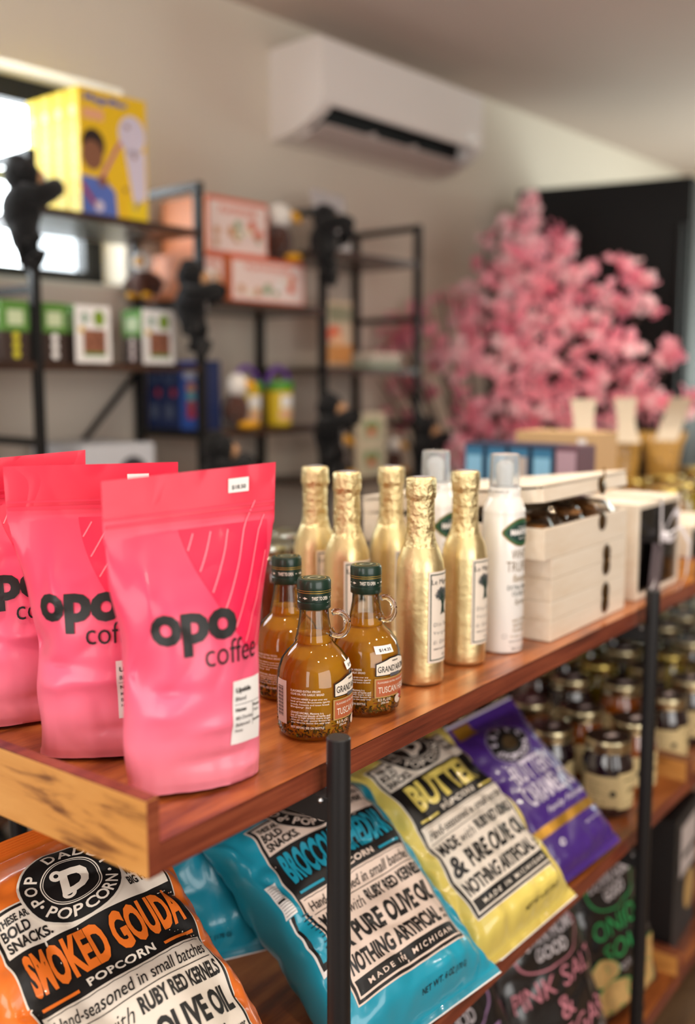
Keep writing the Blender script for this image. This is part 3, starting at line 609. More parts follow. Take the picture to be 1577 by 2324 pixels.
# ------------------------------------------------------------------ spray cans
can_m = mat('white_enamel_can', '#f2f0ec', .25, coat=.6)
capclear = mat('clear_plastic_cap', '#f4f8fa', .12, trans=.85, ior=1.18)
def spray_can(label, loc, rz):
    t = thing('spray_can', label, 'spray can', loc, rz, 'white truffle oil spray cans')
    MB().lathe([(.026, 0), (.0292, .001), (.0305, .0045), (.0305, .196), (.0300, .200), (.0305, .2025), (.0298, .206), (.0270, .215), (.0236, .222), (.0228, .2235), (.0228, .2275)], can_m, 48).build('can_body', t)
    n = MB().lathe([(.0222, .2275), (.0226, .228), (.0224, .236), (.0205, .2385), (.0205, .2395)], can_m, 40).build('cap_collar', t)
    MB().lathe([(.009, .2395), (.012, .240), (.012, .252), (.0135, .262), (.0125, .270), (.007, .275), (.003, .276)], can_m, 24).build('nozzle', t)
    MB().lathe([(.0218, .2275), (.0221, .240), (.0205, .2835), (.0195, .2845), (.0185, .2840), (.0200, .240), (.0198, .2275)], capclear, 40, cap0=False, cap1=False).build('clear_cap', t)
    MB().disc(0, 0, .0192, capclear, lambda u, v: Vector((u, v, .2842))).build('cap_top', t)
    f = cyl_fn(.0305, R(219+45)); A, B, C = f(.0003), f(.0006), f(.0009); gold = mat('gold_ink', '#a08246', .45, metal=.4); brown = mat('brown_ink', '#7d6a4c', .5)
    mb = MB()
    def eye(rx, ry, m, fn): 
        pts = [(rx*math.cos(q)*(1 if abs(math.cos(q)) < .9 else 1.04), .175+ry*math.sin(q)*abs(math.sin(q))**.25*(.75+.25*abs(math.sin(q)))) for q in [2*PI*i/40 for i in range(40)]]
        mb.flat([(0, .175)]+pts, [(0, 1+i, 1+(i+1) % 40) for i in range(40)], m, fn, .005)
    eye(.0315, .0205, gold, A); eye(.0295, .0190, mat('olive_print', '#2d5a3a', .5), B); eye(.0245, .0135, mat('deep_green_print', '#0d3a30', .5), C)
    mb.text('MANTOVA', 0, .1712, .0085, white_m, f(.0013), w=.040, bold=.05, sub=.005); mb.text('TRADITIONAL', 0, .1815, .002, white_m, f(.0013)); mb.text('SINCE 1905', 0, .1655, .0022, white_m, f(.0013)); mb.build('brand_emblem', t)
    mb = MB()
    for s_, v, h, w_, m_ in (('WHITE', .1370, .0135, .036, brown), ('TRUFFLE', .1190, .0145, .050, brown), ('flavored', .104, .0110, .030, gold), ('EXTRA VIRGIN', .0925, .0068, .046, greenink), ('OLIVE OIL', .0835, .0068, .032, greenink), ('Spray', .0690, .011, .024, brown), ('with OTHER', .046, .005, .030, gold), ('NATURAL', .0385, .0055, .026, gold), ('FLAVORS', .031, .0055, .026, gold), ('Product of Italy', .0225, .0040, .034, gold)):
        mb.text(s_, 0, v, h, m_, A, w=w_, bold=.0, sub=.005, shear=.25 if s_ in ('flavored', 'Spray') else 0)
    mb.text('NON STICK SPRAY', -.002, .0165, .0022, ink_m, A, w=.034, bold=.02); mb.text('Net 5 oz (142 g)', 0, .0045, .0042, ink_m, A, w=.03, bold=.02); mb.rect(-.02, .0115, .02, .0118, grayink, A); mb.disc(-.026, .0255, .0035, grayink, A, .003, seg=16)
    mb.text('BEST DISPENSER YET', -.022, .2305, .003, grayink, cyl_fn(.0226, R(219+20))(.0003), w=.034)
    mb.build('lettering', t); return t
spray_can('white truffle oil spray can in the front row, against the wooden boxes', (1.268, .671, Z1), 0)
spray_can('white truffle oil spray can one row back, half hidden by a gold bottle', (1.264, .784, Z1), R(4))

# ------------------------------------------------------------------ pine boxes
def clasp(t, y, z, x=0, half=None):
    mb = MB()
    f = plane_fn((x, y, z), (1, 0, 0), (0, 0, 1))
    if half in (None, 'lo'): mb.lathe([(.0075, 0), (.0085, .0008), (.007, .0022), (.003, .003)], brass_m, 16, Matrix.Translation((x, y, z-.011)) @ Matrix.Rotation(PI/2, 4, 'X') @ Matrix.Scale(1.35, 4, (0, 1, 0)) @ Matrix.Scale(1.35, 4) @ Matrix.Scale(1.25, 4, (1, 0, 0)))
    if half in (None, 'hi'): mb.lathe([(.0075, 0), (.0085, .0008), (.007, .0022), (.003, .003)], brass_m, 16, Matrix.Translation((x, y, z+.011)) @ Matrix.Rotation(PI/2, 4, 'X') @ Matrix.Scale(1.35, 4, (0, 1, 0)) @ Matrix.Scale(1.35, 4) @ Matrix.Scale(1.25, 4, (1, 0, 0)))
    if half is None: mb.tube([(x-.001, y-.003, z+.010), (x+.003, y-.0045, z+.003), (x-.002, y-.0045, z-.004), (x+.001, y-.003, z-.011)], .0016, brass_m, 8)
    if half == 'hi': mb.tube([(x, y-.003, z+.010), (x+.004, y-.006, z+.018), (x+.007, y-.004, z+.026)], .0018, brass_m, 8)
    return mb.build('clasp', t)
BX0, BX1, BY0, BY1 = 1.342, 1.632, .629, .955
def pine_box(label, x0, x1, z, h, lid=True):
    t = thing('wooden_box', label, 'wooden box', ((x0+x1)/2, (BY0+BY1)/2, z), group='hinged pine boxes'); w, d = x1-x0, BY1-BY0; th = .008; s = h*.52 if lid else h
    mb = MB(); mb.box((0, 0, .004), (w-.002, d-.002, .006), pine_m)
    for c, q in (((0, -d/2+th/2, s/2), (w, th, s)), ((0, d/2-th/2, s/2), (w, th, s)), ((-w/2+th/2, 0, s/2), (th, d-2*th, s)), ((w/2-th/2, 0, s/2), (th, d-2*th, s))): mb.box(c, q, pine_m, bev=.0008)
    mb.build('tray', t, smooth=0)
    if lid:
        MB().box((0, 0, (s+.0004+h)/2), (w, d, h-s-.0004), pine_m, bev=.001).build('lid', t, smooth=0); clasp(t, -d/2-.0003, s+.002, w*.20)
    return t
pine_box('closed pine box with brass clasp at the bottom of the stack', BX0, BX1, Z1, .0605)
pine_box('closed pine box with brass clasp in the middle of the stack', BX0, BX1, Z1+.061, .0655)
tb = pine_box('open pine box of wrapped cookies on top of the stack, lid ajar', 1.315, 1.632, Z1+.127, .046, lid=False); w, d = .317, .326
clasp(tb, -d/2-.0003, .047, .05, 'lo')
lidM = Matrix.Translation((0, d/2, .048)) @ Matrix.Rotation(R(-7), 4, 'X') @ Matrix.Translation((0, -d/2, 0))
mb = MB(); mb.box((0, 0, .021), (w, d, .007), pine_m, lidM, bev=.0008)
for c, q in (((0, -d/2+.004, .010), (w, .008, .024)), ((0, d/2-.004, .010), (w, .008, .024)), ((-w/2+.004, 0, .010), (.008, d-.016, .024)), ((w/2-.004, 0, .010), (.008, d-.016, .024))): mb.box(c, q, pine_m, lidM, bev=.0008)
lo = mb.build('lid', tb, smooth=0)
mb = MB(); mb.lathe([(.0075, 0), (.0085, .0008), (.007, .0022)], brass_m, 16, lidM @ Matrix.Translation((.05, -d/2-.0003, .006)) @ Matrix.Rotation(PI/2, 4, 'X') @ Matrix.Scale(1.35, 4, (0, 1, 0)) @ Matrix.Scale(1.35, 4) @ Matrix.Scale(1.25, 4, (1, 0, 0)))
mb.tube([lidM @ Vector((.05, -d/2-.002, .01)), lidM @ Vector((.053, -d/2-.006, .022)), lidM @ Vector((.058, -d/2-.004, .033))], .002, brass_m, 8); mb.build('clasp_hook', lo)
cello = thin_glass('cellophane', '#f4f0ea', 1.45, .06); cookie = mat('cookie', '#c48a4e', .8, bump=.5, bscale=120, var=.35); cookie2 = mat('nut_cookie', '#9a6a3c', .8, bump=.5, bscale=150, var=.4)
for i, (x, y, m_, lab) in enumerate(((1.375, .69, cookie, 'cellophane packet of golden cookies at the left of the open pine box'), (1.475, .70, cookie2, 'cellophane packet of dark nut cookies in the middle of the open pine box'), (1.575, .69, cookie2, 'cellophane packet of cookies at the right of the open pine box'))):
    t = thing('cookie_packet', lab, 'cookie packet', (x, y, Z1+.127+.0075), group='cookie packets in the open box'); rr = random.Random(i)
    for k in range(5):
        MB().lathe([(.018, 0), (.022, .003), (.021, .008), (.012, .011)], m_, 16, Matrix.Translation((rr.uniform(-.012, .012), rr.uniform(-.03, .03), .006+.0085*k)) @ Matrix.Rotation(rr.uniform(-.35, .35), 4, 'X')).build('cookie', t)
    mb = MB(); S = bag_surface(.092, .13, .052, 3+i, wr=.004)
    mm = bag_mesh(S, .092, .13, cello, 18, 20); M = Matrix.Translation((0, -.052, .032)) @ Matrix.Rotation(R(-90), 4, 'X'); mb.add([M @ Vector(p) for p in mm.v], mm.f, cello); mb.build('wrapper', t, smooth=30)

# ------------------------------------------------------------------ ribboned gift box
ribbon_m = mat('white_ribbon', '#eeeaf0', .45, sheen=.3)
def strip(mb, pts, w, m, side):
    vs = []; side = Vector(side)
    for p in pts: p = Vector(p); vs += [p-side*w/2, p+side*w/2]
    n = len(pts); fs = [(2*i, 2*i+1, 2*i+3, 2*i+2) for i in range(n-1)]
    vs2 = [v+Vector((0, .0006, 0)) for v in vs]; mb.add(vs, fs, m); mb.add(vs2, [tuple(reversed(f)) for f in fs], m)
def gift_box(label, loc, w, d, h, tagm=True, extras=True):
    t = thing('gift_box', label, 'gift box', loc, group='wood framed chocolate boxes'); choc = mat('chocolate', '#6a4636', .5, bump=.4, bscale=80, var=.4)
    mb = MB()
    for c, q in (((-w/2+.006, 0, h/2), (.012, d, h)), ((w/2-.006, 0, h/2), (.012, d, h)), ((0, 0, h-.005), (w-.024, d, .010)), ((0, 0, .005), (w-.024, d, .010)), ((0, d/2-.004, h/2), (w-.024, .008, h-.02))): mb.box(c, q, pine_m, bev=.0008)
    mb.build('wood_frame', t, smooth=0)
    rr = random.Random(7)
    for r in range(3):
        for c in range(4):
            cx = -w/2+.028+(w-.056)*c/3; cz = .03+(h-.06)*r/2
            MB().box((cx, -d*.28+rr.uniform(-.004, .004), cz), (.040, .03, .036), choc, Matrix.Translation((cx, 0, cz)) @ Matrix.Rotation(rr.uniform(-.2, .2), 4, 'Y') @ Matrix.Translation((-cx, 0, -cz)), bev=.006).build('chocolate', t)
    MB().box((0, -d/2+.003, h/2), (w-.004, .002, h-.004), thin_glass('clear_acetate', '#d8cfc8', 1.3)).build('clear_front', t, smooth=0)
    y = -d/2-.002; mb = MB()
    if extras:
        strip(mb, [(0, y, .004), (0, y-.001, h/2), (0, y, h)], .010, ribbon_m, (1, 0, 0)); strip(mb, [(0, y, h+.001), (0, d/2, h+.001)], .010, ribbon_m, (1, 0, 0))
        cx, cz = .0, h*.60
        for sx, sz, L in ((-1, .5, .055), (1, .9, .05)):
            pts = [(cx+sx*L*math.sin(PI*i/12)*.9, y-.004-.014*math.sin(PI*i/12), cz+sz*.045*math.sin(2*PI*i/12)*.6+sz*.03*math.sin(PI*i/12)) for i in range(13)]; strip(mb, pts, .014, ribbon_m, (0, -.25, .97))
        strip(mb, [(cx, y-.006, cz), (cx-.03, y-.012, cz-.025), (cx-.06, y-.014, cz-.075), (cx-.10, y-.020, cz-.085)], .014, ribbon_m, (.4, 0, .9))
        strip(mb, [(cx, y-.006, cz), (cx+.05, y-.02, cz+.015), (cx+.075, y-.03, cz-.02), (cx+.05, y-.034, cz-.075), (cx+.015, y-.034, cz-.098)], .012, ribbon_m, (.9, 0, .35))
        mb.ball((cx, y-.008, cz), (.010, .008, .011), ribbon_m, 10); mb.build('ribbon_bow', t, smooth=60)
        mb = MB(); mb.box((-.035, y-.006, cz-.052), (.055, .0012, .085), mat('dark_card', '#655a60', .5), Matrix.Translation((-.035, 0, cz-.052)) @ Matrix.Rotation(R(12), 4, 'Y') @ Matrix.Translation((.035, 0, -cz+.052))); mb.build('gift_tag', t, smooth=0)
    return t
gift_box('pine framed chocolate gift box with white ribbon bow beside the pine box stack', (1.805, .70, Z1), .225, .135, .172)
gift_box('pine framed chocolate box at the right edge, on the second table', (2.10, .70, Z1), .22, .13, .10, extras=False)

# ------------------------------------------------------------------ jars
lid_m = mat('brass_lid', '#cbbd98', .28, metal=1); lidtop_m = mat('dark_lid_top', '#3a2d26', .35, metal=.3, coat=.4); silver_m = mat('silver_lid', '#b7bbb0', .25, metal=1)
jar_label_m = mat('tan_label', '#d9c491', .65); goldlid_m = mat('gold_lid', '#cdb668', .25, metal=1)
JP = [(.036, 0), (.043, .002), (.0468, .010), (.0475, .03), (.0475, .088), (.045, .104), (.0400, .114), (.0395, .122)]
def jar(kind, col, lidm, topm, h=1.0, labelled=True, sticker=True):
    t = thing('jam_jar', '', 'jam jar', group='jam jars with metal lids'); jm = mat('jam_'+kind, col, .06, coat=1, spec=.8)
    if kind in ('amber', 'honey'): jm.node_tree.nodes['Principled BSDF'].inputs['Transmission Weight'].default_value = .35
    MB().lathe([(r, z*h) for r, z in JP], jm, 32).build('glass_jar', t)
    l = MB().lathe([(.0415, .1195*h), (.0432, .120*h), (.0436, .1235*h), (.0425, .125*h), (.0436, .1265*h), (.0436, .139*h), (.0425, .1418*h), (.0385, .1425*h)], lidm, 40).build('lid_band', t)
    MB().lathe([(.0384, .1422*h), (.0380, .1432*h), (.020, .1432*h), (.004, .1432*h)], topm, 32).build('lid_disc', l)
    if labelled:
        f = cyl_fn(.0475, R(222)); mb = MB(); mb.rect(-.062, .022*h, .005, .080*h, jar_label_m, f(.0005), .006); mb.rect(.005, .018*h, .062, .086*h, jar_label_m, f(.0005), .006); lb = mb.build('paper_label', t)
        mb = MB(); F = f(.0009)
        for i in range(6): mb.line(-.045, .068*h-.0055*i, -.045+.03*(.7+.3*math.sin(i*2.1)), .068*h-.0055*i, .0012, mat('label_ink', '#6b5a3c', .6), F)
        mb.disc(-.004, .048*h, .006, ink_m, F, seg=14); mb.line(-.05, .03*h, -.02, .03*h, .004, mat('label_ink', '#6b5a3c', .6), F)
        mb.text('JAM', .036, .045*h, .012, mat('label_ink', '#6b5a3c', .6), F, w=.022); mb.line(.018, .072*h, .05, .073*h, .003, mat('label_ink', '#6b5a3c', .6), F); mb.line(.02, .028*h, .05, .028*h, .003, mat('label_ink', '#6b5a3c', .6), F); mb.build('lettering', lb)
    if sticker:
        MB().box((.004, -.004, .1432*h+.0004), (.024, .012, .0008), mat('price_tag_pale', '#d8c6c2', .6), Matrix.Rotation(R(-15), 4, 'Z')).build('price_sticker', l, smooth=0)
    return t
JK = {'dark': jar('dark', '#1c0a12', lid_m, lidtop_m), 'amber': jar('amber', '#a8540e', lid_m, lidtop_m), 'red': jar('red', '#4a1008', lid_m, lidtop_m), 'green': jar('green', '#6d6a1c', silver_m, silver_m, sticker=False),
      'honey': jar('honey', '#b07a1a', goldlid_m, goldlid_m, labelled=True, sticker=False), 'silver': jar('silver', '#5a2414', silver_m, silver_m, labelled=False, sticker=False), 'olive': jar('olive', '#8a7a1a', goldlid_m, goldlid_m, labelled=False, sticker=False)}
USED = set(); rj = random.Random(11)
def put_jar(kind, x, y, z, label):
    rz = R(rj.uniform(-22, 22))
    if kind not in USED: USED.add(kind); o = JK[kind]; o.location = (x, y, z); o.rotation_euler.z = rz; o['label'] = label
    else: o = dup(JK[kind], (x, y, z), rz, label)
    return o
ORD = ['first', 'second', 'third', 'fourth', 'fifth', 'sixth', 'seventh', 'eighth']
ROWY = [(.682, 'front'), (.790, 'second'), (.895, 'third'), (1.0, 'back')]
cname = {'dark': 'dark purple', 'amber': 'amber', 'red': 'deep red', 'green': 'green', 'honey': 'honey', 'silver': 'reddish', 'olive': 'olive'}
pat = [['dark', 'amber', 'dark', 'dark'], ['dark', 'amber', 'dark', 'amber'], ['red', 'amber', 'dark', 'amber'], ['dark', 'red', 'amber', 'dark']]
for ri, (y, rn) in enumerate(ROWY):
    xs = [1.716, 1.838] if ri == 0 else ([1.70, 1.842] if ri == 1 else [1.68, 1.822])
    for ci, x in enumerate(xs): k = pat[ri][ci]; put_jar(k, x, y, Z2, f'{cname[k]} jam jar, {ORD[ci]} from the purple bag, {rn} row of middle shelf')
pat2 = [['dark', 'dark', 'red', 'amber', 'dark', 'green', 'dark'], ['amber', 'dark', 'olive', 'dark', 'green', 'dark', 'amber'], ['dark', 'olive', 'dark', 'green', 'dark', 'red', 'green'], ['red', 'dark', 'green', 'dark', 'amber', 'dark', 'green']]
for ri, (y, rn) in enumerate(ROWY):
    for ci in range(7):
        k = pat2[ri][ci]; x = 2.025+.150*ci+(.03 if ri % 2 else 0)
        if abs(x-2.182) < .06 and ri == 0: x += .0
        put_jar(k, x, y, Z2, f"{cname[k]} jar, {ORD[ci]} in the {rn} row, second table's middle shelf")
for i, (x, y) in enumerate(((1.135, 1.005), (1.245, .952), (1.25, 1.050))): put_jar('silver', x, y, Z1, ('silver lidded jar between the pink pouch and the leftmost gold bottle', 'silver lidded jar behind the leftmost gold bottles', 'silver lidded jar at the back edge of the top shelf, behind the gold bottles')[i])
HJ = [(2.31, .796, 'honey', 'nearest the gift boxes'), (2.47, .81, 'olive', 'second from the gift boxes'), (2.48, .945, 'honey', 'behind the second one from the gift boxes'), (2.63, .80, 'honey', 'third from the gift boxes'), (2.63, .91, 'olive', 'just in front of the middle snack bag'), (2.80, .80, 'olive', 'fourth from the gift boxes'), (2.95, .80, 'honey', 'fifth from the gift boxes'), (2.93, .93, 'olive', 'right of the rightmost snack bag')]
for x, y, k, wh in HJ: put_jar(k, x, y, Z1, f'gold lidded {k} jar on second table, {wh}')

# ------------------------------------------------------------------ goods behind on the top shelves
bluebox = mat('blue_carton', '#2f6f95', .5); navy = mat('navy_carton', '#25324f', .5); sky = mat('sky_print', '#7fb6d6', .5); redp = mat('red_print', '#b0303a', .5); gp = mat('green_print_dark', '#35594a', .5)
for i in range(5):
    yy = 1.045-.052*i; o = thing('mix_carton', ('blue carton farthest left in the row behind the spray cans', 'second blue carton from the left behind the spray cans', 'third blue carton from the left, with a grey panel', 'fourth blue carton, with a small red print at its foot', 'carton with a reddish landscape print at the right end of the blue row')[i], 'carton', (1.882, yy, Z1), group='row of blue cartons')
    MB().box((0, 0, .130), (.09, .046, .26), navy if i < 4 else mat('maroon_carton', '#5b3a48', .5), bev=.001).build('carton', o, smooth=0)
    f = plane_fn((-.0455, .0, 0), (0, -1, 0), (0, 0, 1)); mb = MB()
    if i < 4: mb.rect(-.021, .05, .021, .252, bluebox, f(.0003)); mb.rect(-.018, .1, .018, .235, sky if i != 2 else mat('grey_print', '#b3a9a2', .5), f(.0006)); mb.rect(-.018, .06, .018, .095, redp if i == 3 else gp, f(.0006))
    else: mb.rect(-.021, .05, .021, .19, mat('tan_scene', '#8a6a48', .5), f(.0003)); mb.rect(-.021, .06, .021, .12, bluebox, f(.0006)); mb.rect(-.021, .2, .021, .25, mat('mauve_print', '#a58a98', .5), f(.0006))
    mb.build('printed_panel', o)
kb = thing('kraft_carton', 'plain kraft carton behind the row of blue cartons', 'carton', (2.16, .985, Z1))
MB().box((0, 0, .137), (.12, .20, .274), kraft_m, bev=.0015).build('carton', kb, smooth=0)
f = plane_fn((-.0605, 0, 0), (0, -1, 0), (0, 0, 1)); mb = MB(); mb.rect(.055, .02, .075, .26, white_m, f(.0004)); mb.rect(-.06, .2, .03, .24, mat('kraft_tape', '#dcc199', .6), f(.0004)); mb.build('carton_label', kb)
gold_pop = mat('golden_pasta', '#b58a3c', .45, bump=.8, bscale=140, var=.4, coat=.5)
for i, (px, d, yw) in enumerate(((1318, 2.50, -50), (1412, 2.72, -46), (1505, 2.80, -70))):
    p = at(px, 1000, d); t = thing('snack_bag', ('golden snack bag with paper header, leftmost of three before the blossoms', 'golden snack bag with paper header, middle of three before the blossoms', 'golden snack bag with curling paper header, rightmost by the black fridge')[i], 'snack bag', (p.x, p.y, Z1), R(yw), 'golden snack bags')
    S = bag_surface(.125, .25, .075, i+2.2, wr=.004, bot=.5); bag_mesh(S, .125, .25, gold_pop, 26, 30).build('pouch', t, smooth=80)
    mb = MB(); n = 12; prof = []
    for j in range(n+1):
        q = j/n; prof.append((( -.014-.030*(1-q)**2 if i < 2 else -.02+.02*math.sin(q*PI)), .225+.120*q, .034*(1-.25*math.sin(q*PI)) if i < 2 else .03))
    vs = []; fs = []
    for s_ in (0, .0012):
        for (yy, zz, hw) in prof: vs += [(-hw+(.03*(zz-.2)/.1 if i == 2 else 0), yy+s_, zz), (hw+(.03*(zz-.2)/.1 if i == 2 else 0), yy+s_, zz)]
    for b in (0, 2*(n+1)):
        for j in range(n): fs.append((b+2*j, b+2*j+1, b+2*j+3, b+2*j+2))
    mb.add(vs, fs, mat('cream_header', '#d6c8b2', .6)); mb.build('paper_header', t, smooth=60)

# ------------------------------------------------------------------ bottom shelf: chip bags
chipblk = film('black_chip_film', '#1b1a1c', .25, .6)
def chip_bag(label, o, yaw, lean, roll, acc, lines, seed, Wd=.26, H=.34, chips=False):
    Rm = Matrix.Rotation(yaw, 3, 'Z') @ Matrix.Rotation(-lean, 3, 'X') @ Matrix.Rotation(-roll, 3, 'Y'); S = bag_surface(Wd, H, .10, seed, wr=.006); ref = S(0, 0, 1)
    t = thing('chip_bag', label, 'chip bag', Vector(o), group='black chip bags on the bottom shelf', rot=Rm.to_euler()); am = mat('chip_accent_'+acc, acc, .45)
    S = rest_on(S, Matrix.Translation(Vector(o)) @ Rm.to_4x4(), Z3); bag_mesh(S, Wd, H, chipblk, 44, 54).build('film_bag', t, smooth=80); f = lambda off: (lambda u, v: S(u, v, 1, off)); wh = mat('pale_print', '#cfc7cb', .45); v = H*.74
    mb = MB(); mb.disc(0, v, .062, am, f(.0008), .058, sub=.006, sy=.66); mb.text('DOWN HOME', 0, v+.004, .024, wh, f(.0014), w=.105, bold=.02, sub=.01); mb.text('GOOD', 0, v-.022, .022, wh, f(.0014), w=.05, bold=.02, sub=.01); mb.build('brand_print', t)
    mb = MB()
    for i, s_ in enumerate(lines): mb.text(s_, 0, H*.50-.045*i, .034, am, f(.0014), w=min(.17, .026*len(s_)), bold=.0, sub=.01)
    mb.text('POTATO CHIPS', .02, H*.50-.045*len(lines)+.02, .012, wh, f(.0014), w=.10, bold=.0); mb.build('lettering', t)
    if chips:
        cm = mat('chip_print', '#c9a468', .6, var=.2, bscale=40, bump=.1); mb = MB()
        for k, (u, w_, r) in enumerate(((-.04, .05, .045), (.03, .055, .04), (.06, .10, .03), (-.06, .11, .03))): mb.disc(u, w_, r*1.06, am, f(.0007+.0009*k), sub=.01, sy=.8); mb.disc(u, w_, r, cm, f(.0010+.0009*k), sub=.01, sy=.8)
        mb.build('chip_picture', t)
    return t
Zc = Z3+.012
chip_bag('black chip bag with green onion lettering under the purple popcorn bag', (1.745, .648, Zc), R(-12), R(14), R(4), '#2f9a55', ('ONION', 'SOUR'), 2.4, chips=True)
chip_bag('black chip bag with pink salt and vinegar lettering under the yellow popcorn bag', (1.500, .648, Zc), R(-14), R(16), R(7), '#c9808e', ('PINK SALT', '&', 'VINEGAR'), 5.5)
chip_bag('black chip bag with mauve lettering, mostly hidden under the blue popcorn bag', (1.228, .655, Zc), R(-14), R(20), R(6), '#9a78a0', ('SWEET', 'BBQ'), 9.1)
t = thing('snack_box', 'tall black snack box with white label at the right, on the second table', 'snack box', (2.085, .70, Z3), R(4))
MB().box((0, 0, .15), (.19, .11, .30), mat('black_carton', '#1d1a1b', .5), bev=.001).build('carton', t, smooth=0)
f = plane_fn((0, -.0555, 0), (1, 0, 0), (0, 0, 1)); mb = MB(); mb.rect(-.05, .155, .08, .27, mat('pale_label', '#cfc4c2', .5), f(.0004)); mb.rect(-.03, .19, .08, .205, ink_m, f(.0008)); mb.disc(.035, .10, .04, mat('chip_photo', '#c9a468', .6), f(.0004), sy=1.15); mb.build('printed_panel', t)

# ------------------------------------------------------------------ shelving rack on the back wall
FU = [1.325, 1.836, 2.336, 2.824]; LA, LB = [1.777, 1.411, 1.045, .679, .313], [1.594, 1.228, .862, .496, .13]; RT = 1.903; NB = NF+.304
rack = thing('shelving_rack', 'tall black metal rack with staggered dark shelves along the back wall', 'shelving', W(2.07, (NF+NB)/2, 0), WA)
def L(u, n, z): return (u-2.07, n-(NF+NB)/2, z)
darkwood = wood('rack_shelf_wood', [(.3, '#231611'), (.5, '#3d281d'), (.7, '#523728')], (1.5, 12, 12), rough=.35, coat=.1)
for u in FU:
    for n in (NF+.011, NB-.011): MB().box(L(u, n, RT/2), (.022, .022, RT), rackm, bev=.0012).build('upright', rack, smooth=0)
    for z in [RT-.011]+[b-.011 for b in LB]: MB().box(L(u, (NF+NB)/2, z), (.018, NB-NF-.044, .020), rackm).build('crossbar', rack, smooth=0)
FUX = [.815]+FU
for n in (NF+.011, NB-.011): MB().box(L(.815, n, RT/2), (.022, .022, RT), rackm, bev=.0012).build('upright', rack, smooth=0)
for z in LA[1:]: MB().box(L((.815+FU[0])/2, (NF+NB)/2, z-.0105), (FU[0]-.815-.022, NB-NF-.002, .018), darkwood).build('shelf_board', rack, smooth=0)
for b in range(3):
    for z in (LB if b == 1 else LA):
        MB().box(L((FU[b]+FU[b+1])/2, (NF+NB)/2, z-.0105), (FU[b+1]-FU[b]-.022, NB-NF-.002, .018), darkwood).build('shelf_board', rack, smooth=0)
for b, z in ((0, 1.228), (1, .95), (2, 1.1)):
    MB().tube([L(FU[b+1]-.012, NB-.012, z+.16), L(FU[b+1]-.20, NB-.012, z-.03)], .008, rackm, 8).build('brace', rack)

# yellow activity boxes
yel, yel2 = mat('yellow_carton', '#f0d022', .45), mat('yellow_front', '#f2c51e', .45); blu = mat('royal_blue_print', '#3a63b8', .5); skin = mat('brown_skin_print', '#8a5a40', .6); hairp = mat('hair_print', '#2c1c18', .7); lil = mat('lilac_print', '#d9cfe0', .5); mag = mat('magenta_print', '#b0489c', .5)
for i in range(4):
    t = thing('activity_box', ('yellow activity box at the front of its row, child with magnifier pictured', 'second yellow activity box, only its spine showing', 'third yellow activity box, only its spine showing', 'rearmost yellow activity box, against the window')[i], 'toy box', W(1.562, NF+.035+.060*i, LA[0]), WA, 'yellow activity boxes'); w, h = .200, .298
    MB().box((0, 0, h/2), (w, .053, h), yel, bev=.002).build('carton', t, smooth=0)
    f = plane_fn((-w/2, 0, 0), (0, -1, 0), (0, 0, 1)); mb = MB(); mb.text('MICROSCOPE', 0, 0, .01, mat('teal_print', '#4a9a9a', .5), lambda u, v: f(.0004)(-v+.004, .135+u), w=.10, bold=.02); mb.build('spine_print', t); mb = MB(); mb.disc(0, .245, .012, mat('pale_yellow_print', '#f4ea9a', .5), f(.0004)); mb.build('spine_badge', t); mb = MB(); mb.disc(0, .035, .006, mat('orange_dot', '#d08a30', .5), f(.0004)); mb.build('spine_dot', t)
    if i == 0:
        f = plane_fn((0, -.0285, 0), (1, 0, 0), (0, 0, 1)); A, B, C = f(.0003), f(.0006), f(.0009); mb = MB()
        mb.rect(-w/2, 0, w/2, h, yel2, A, .05); mb.text('Magnifier', -.02, .262, .024, blu, B, w=.13, bold=.04); mb.rect(-.09, .225, -.03, .25, mat('salmon_print', '#f0b088', .5), B)
        mb.disc(.055, .208, .042, lil, B, sy=1.1); mb.flat([(.03, .17), (.095, .17), (.095, .06), (.06, .02)], [(0, 1, 2, 3)], lil, B)
        for q in ((.04, .225), (.06, .155), (.03, .07)): mb.disc(q[0], q[1], .006, skin, C, seg=10)
        mb.disc(-.062, .165, .034, hairp, B, sy=1.15); mb.disc(-.066, .140, .031, skin, C, sy=1.15); mb.flat([(-.1, .0), (.005, .0), (.0, .06), (-.03, .085), (-.1, .09)], [(0, 1, 2, 3, 4)], mat('blue_shirt_print', '#5a74c4', .5), B); mb.disc(-.038, .082, .014, skin, f(.0012)); mb.line(-.04, .09, .018, .185, .008, mag, f(.0014)); mb.line(-.1, .07, -.06, .02, .01, redp, C); mb.disc(-.05, .02, .014, lil, C); mb.rect(.04, .0, .1, .045, yel, B)
        mb.build('front_picture', t)
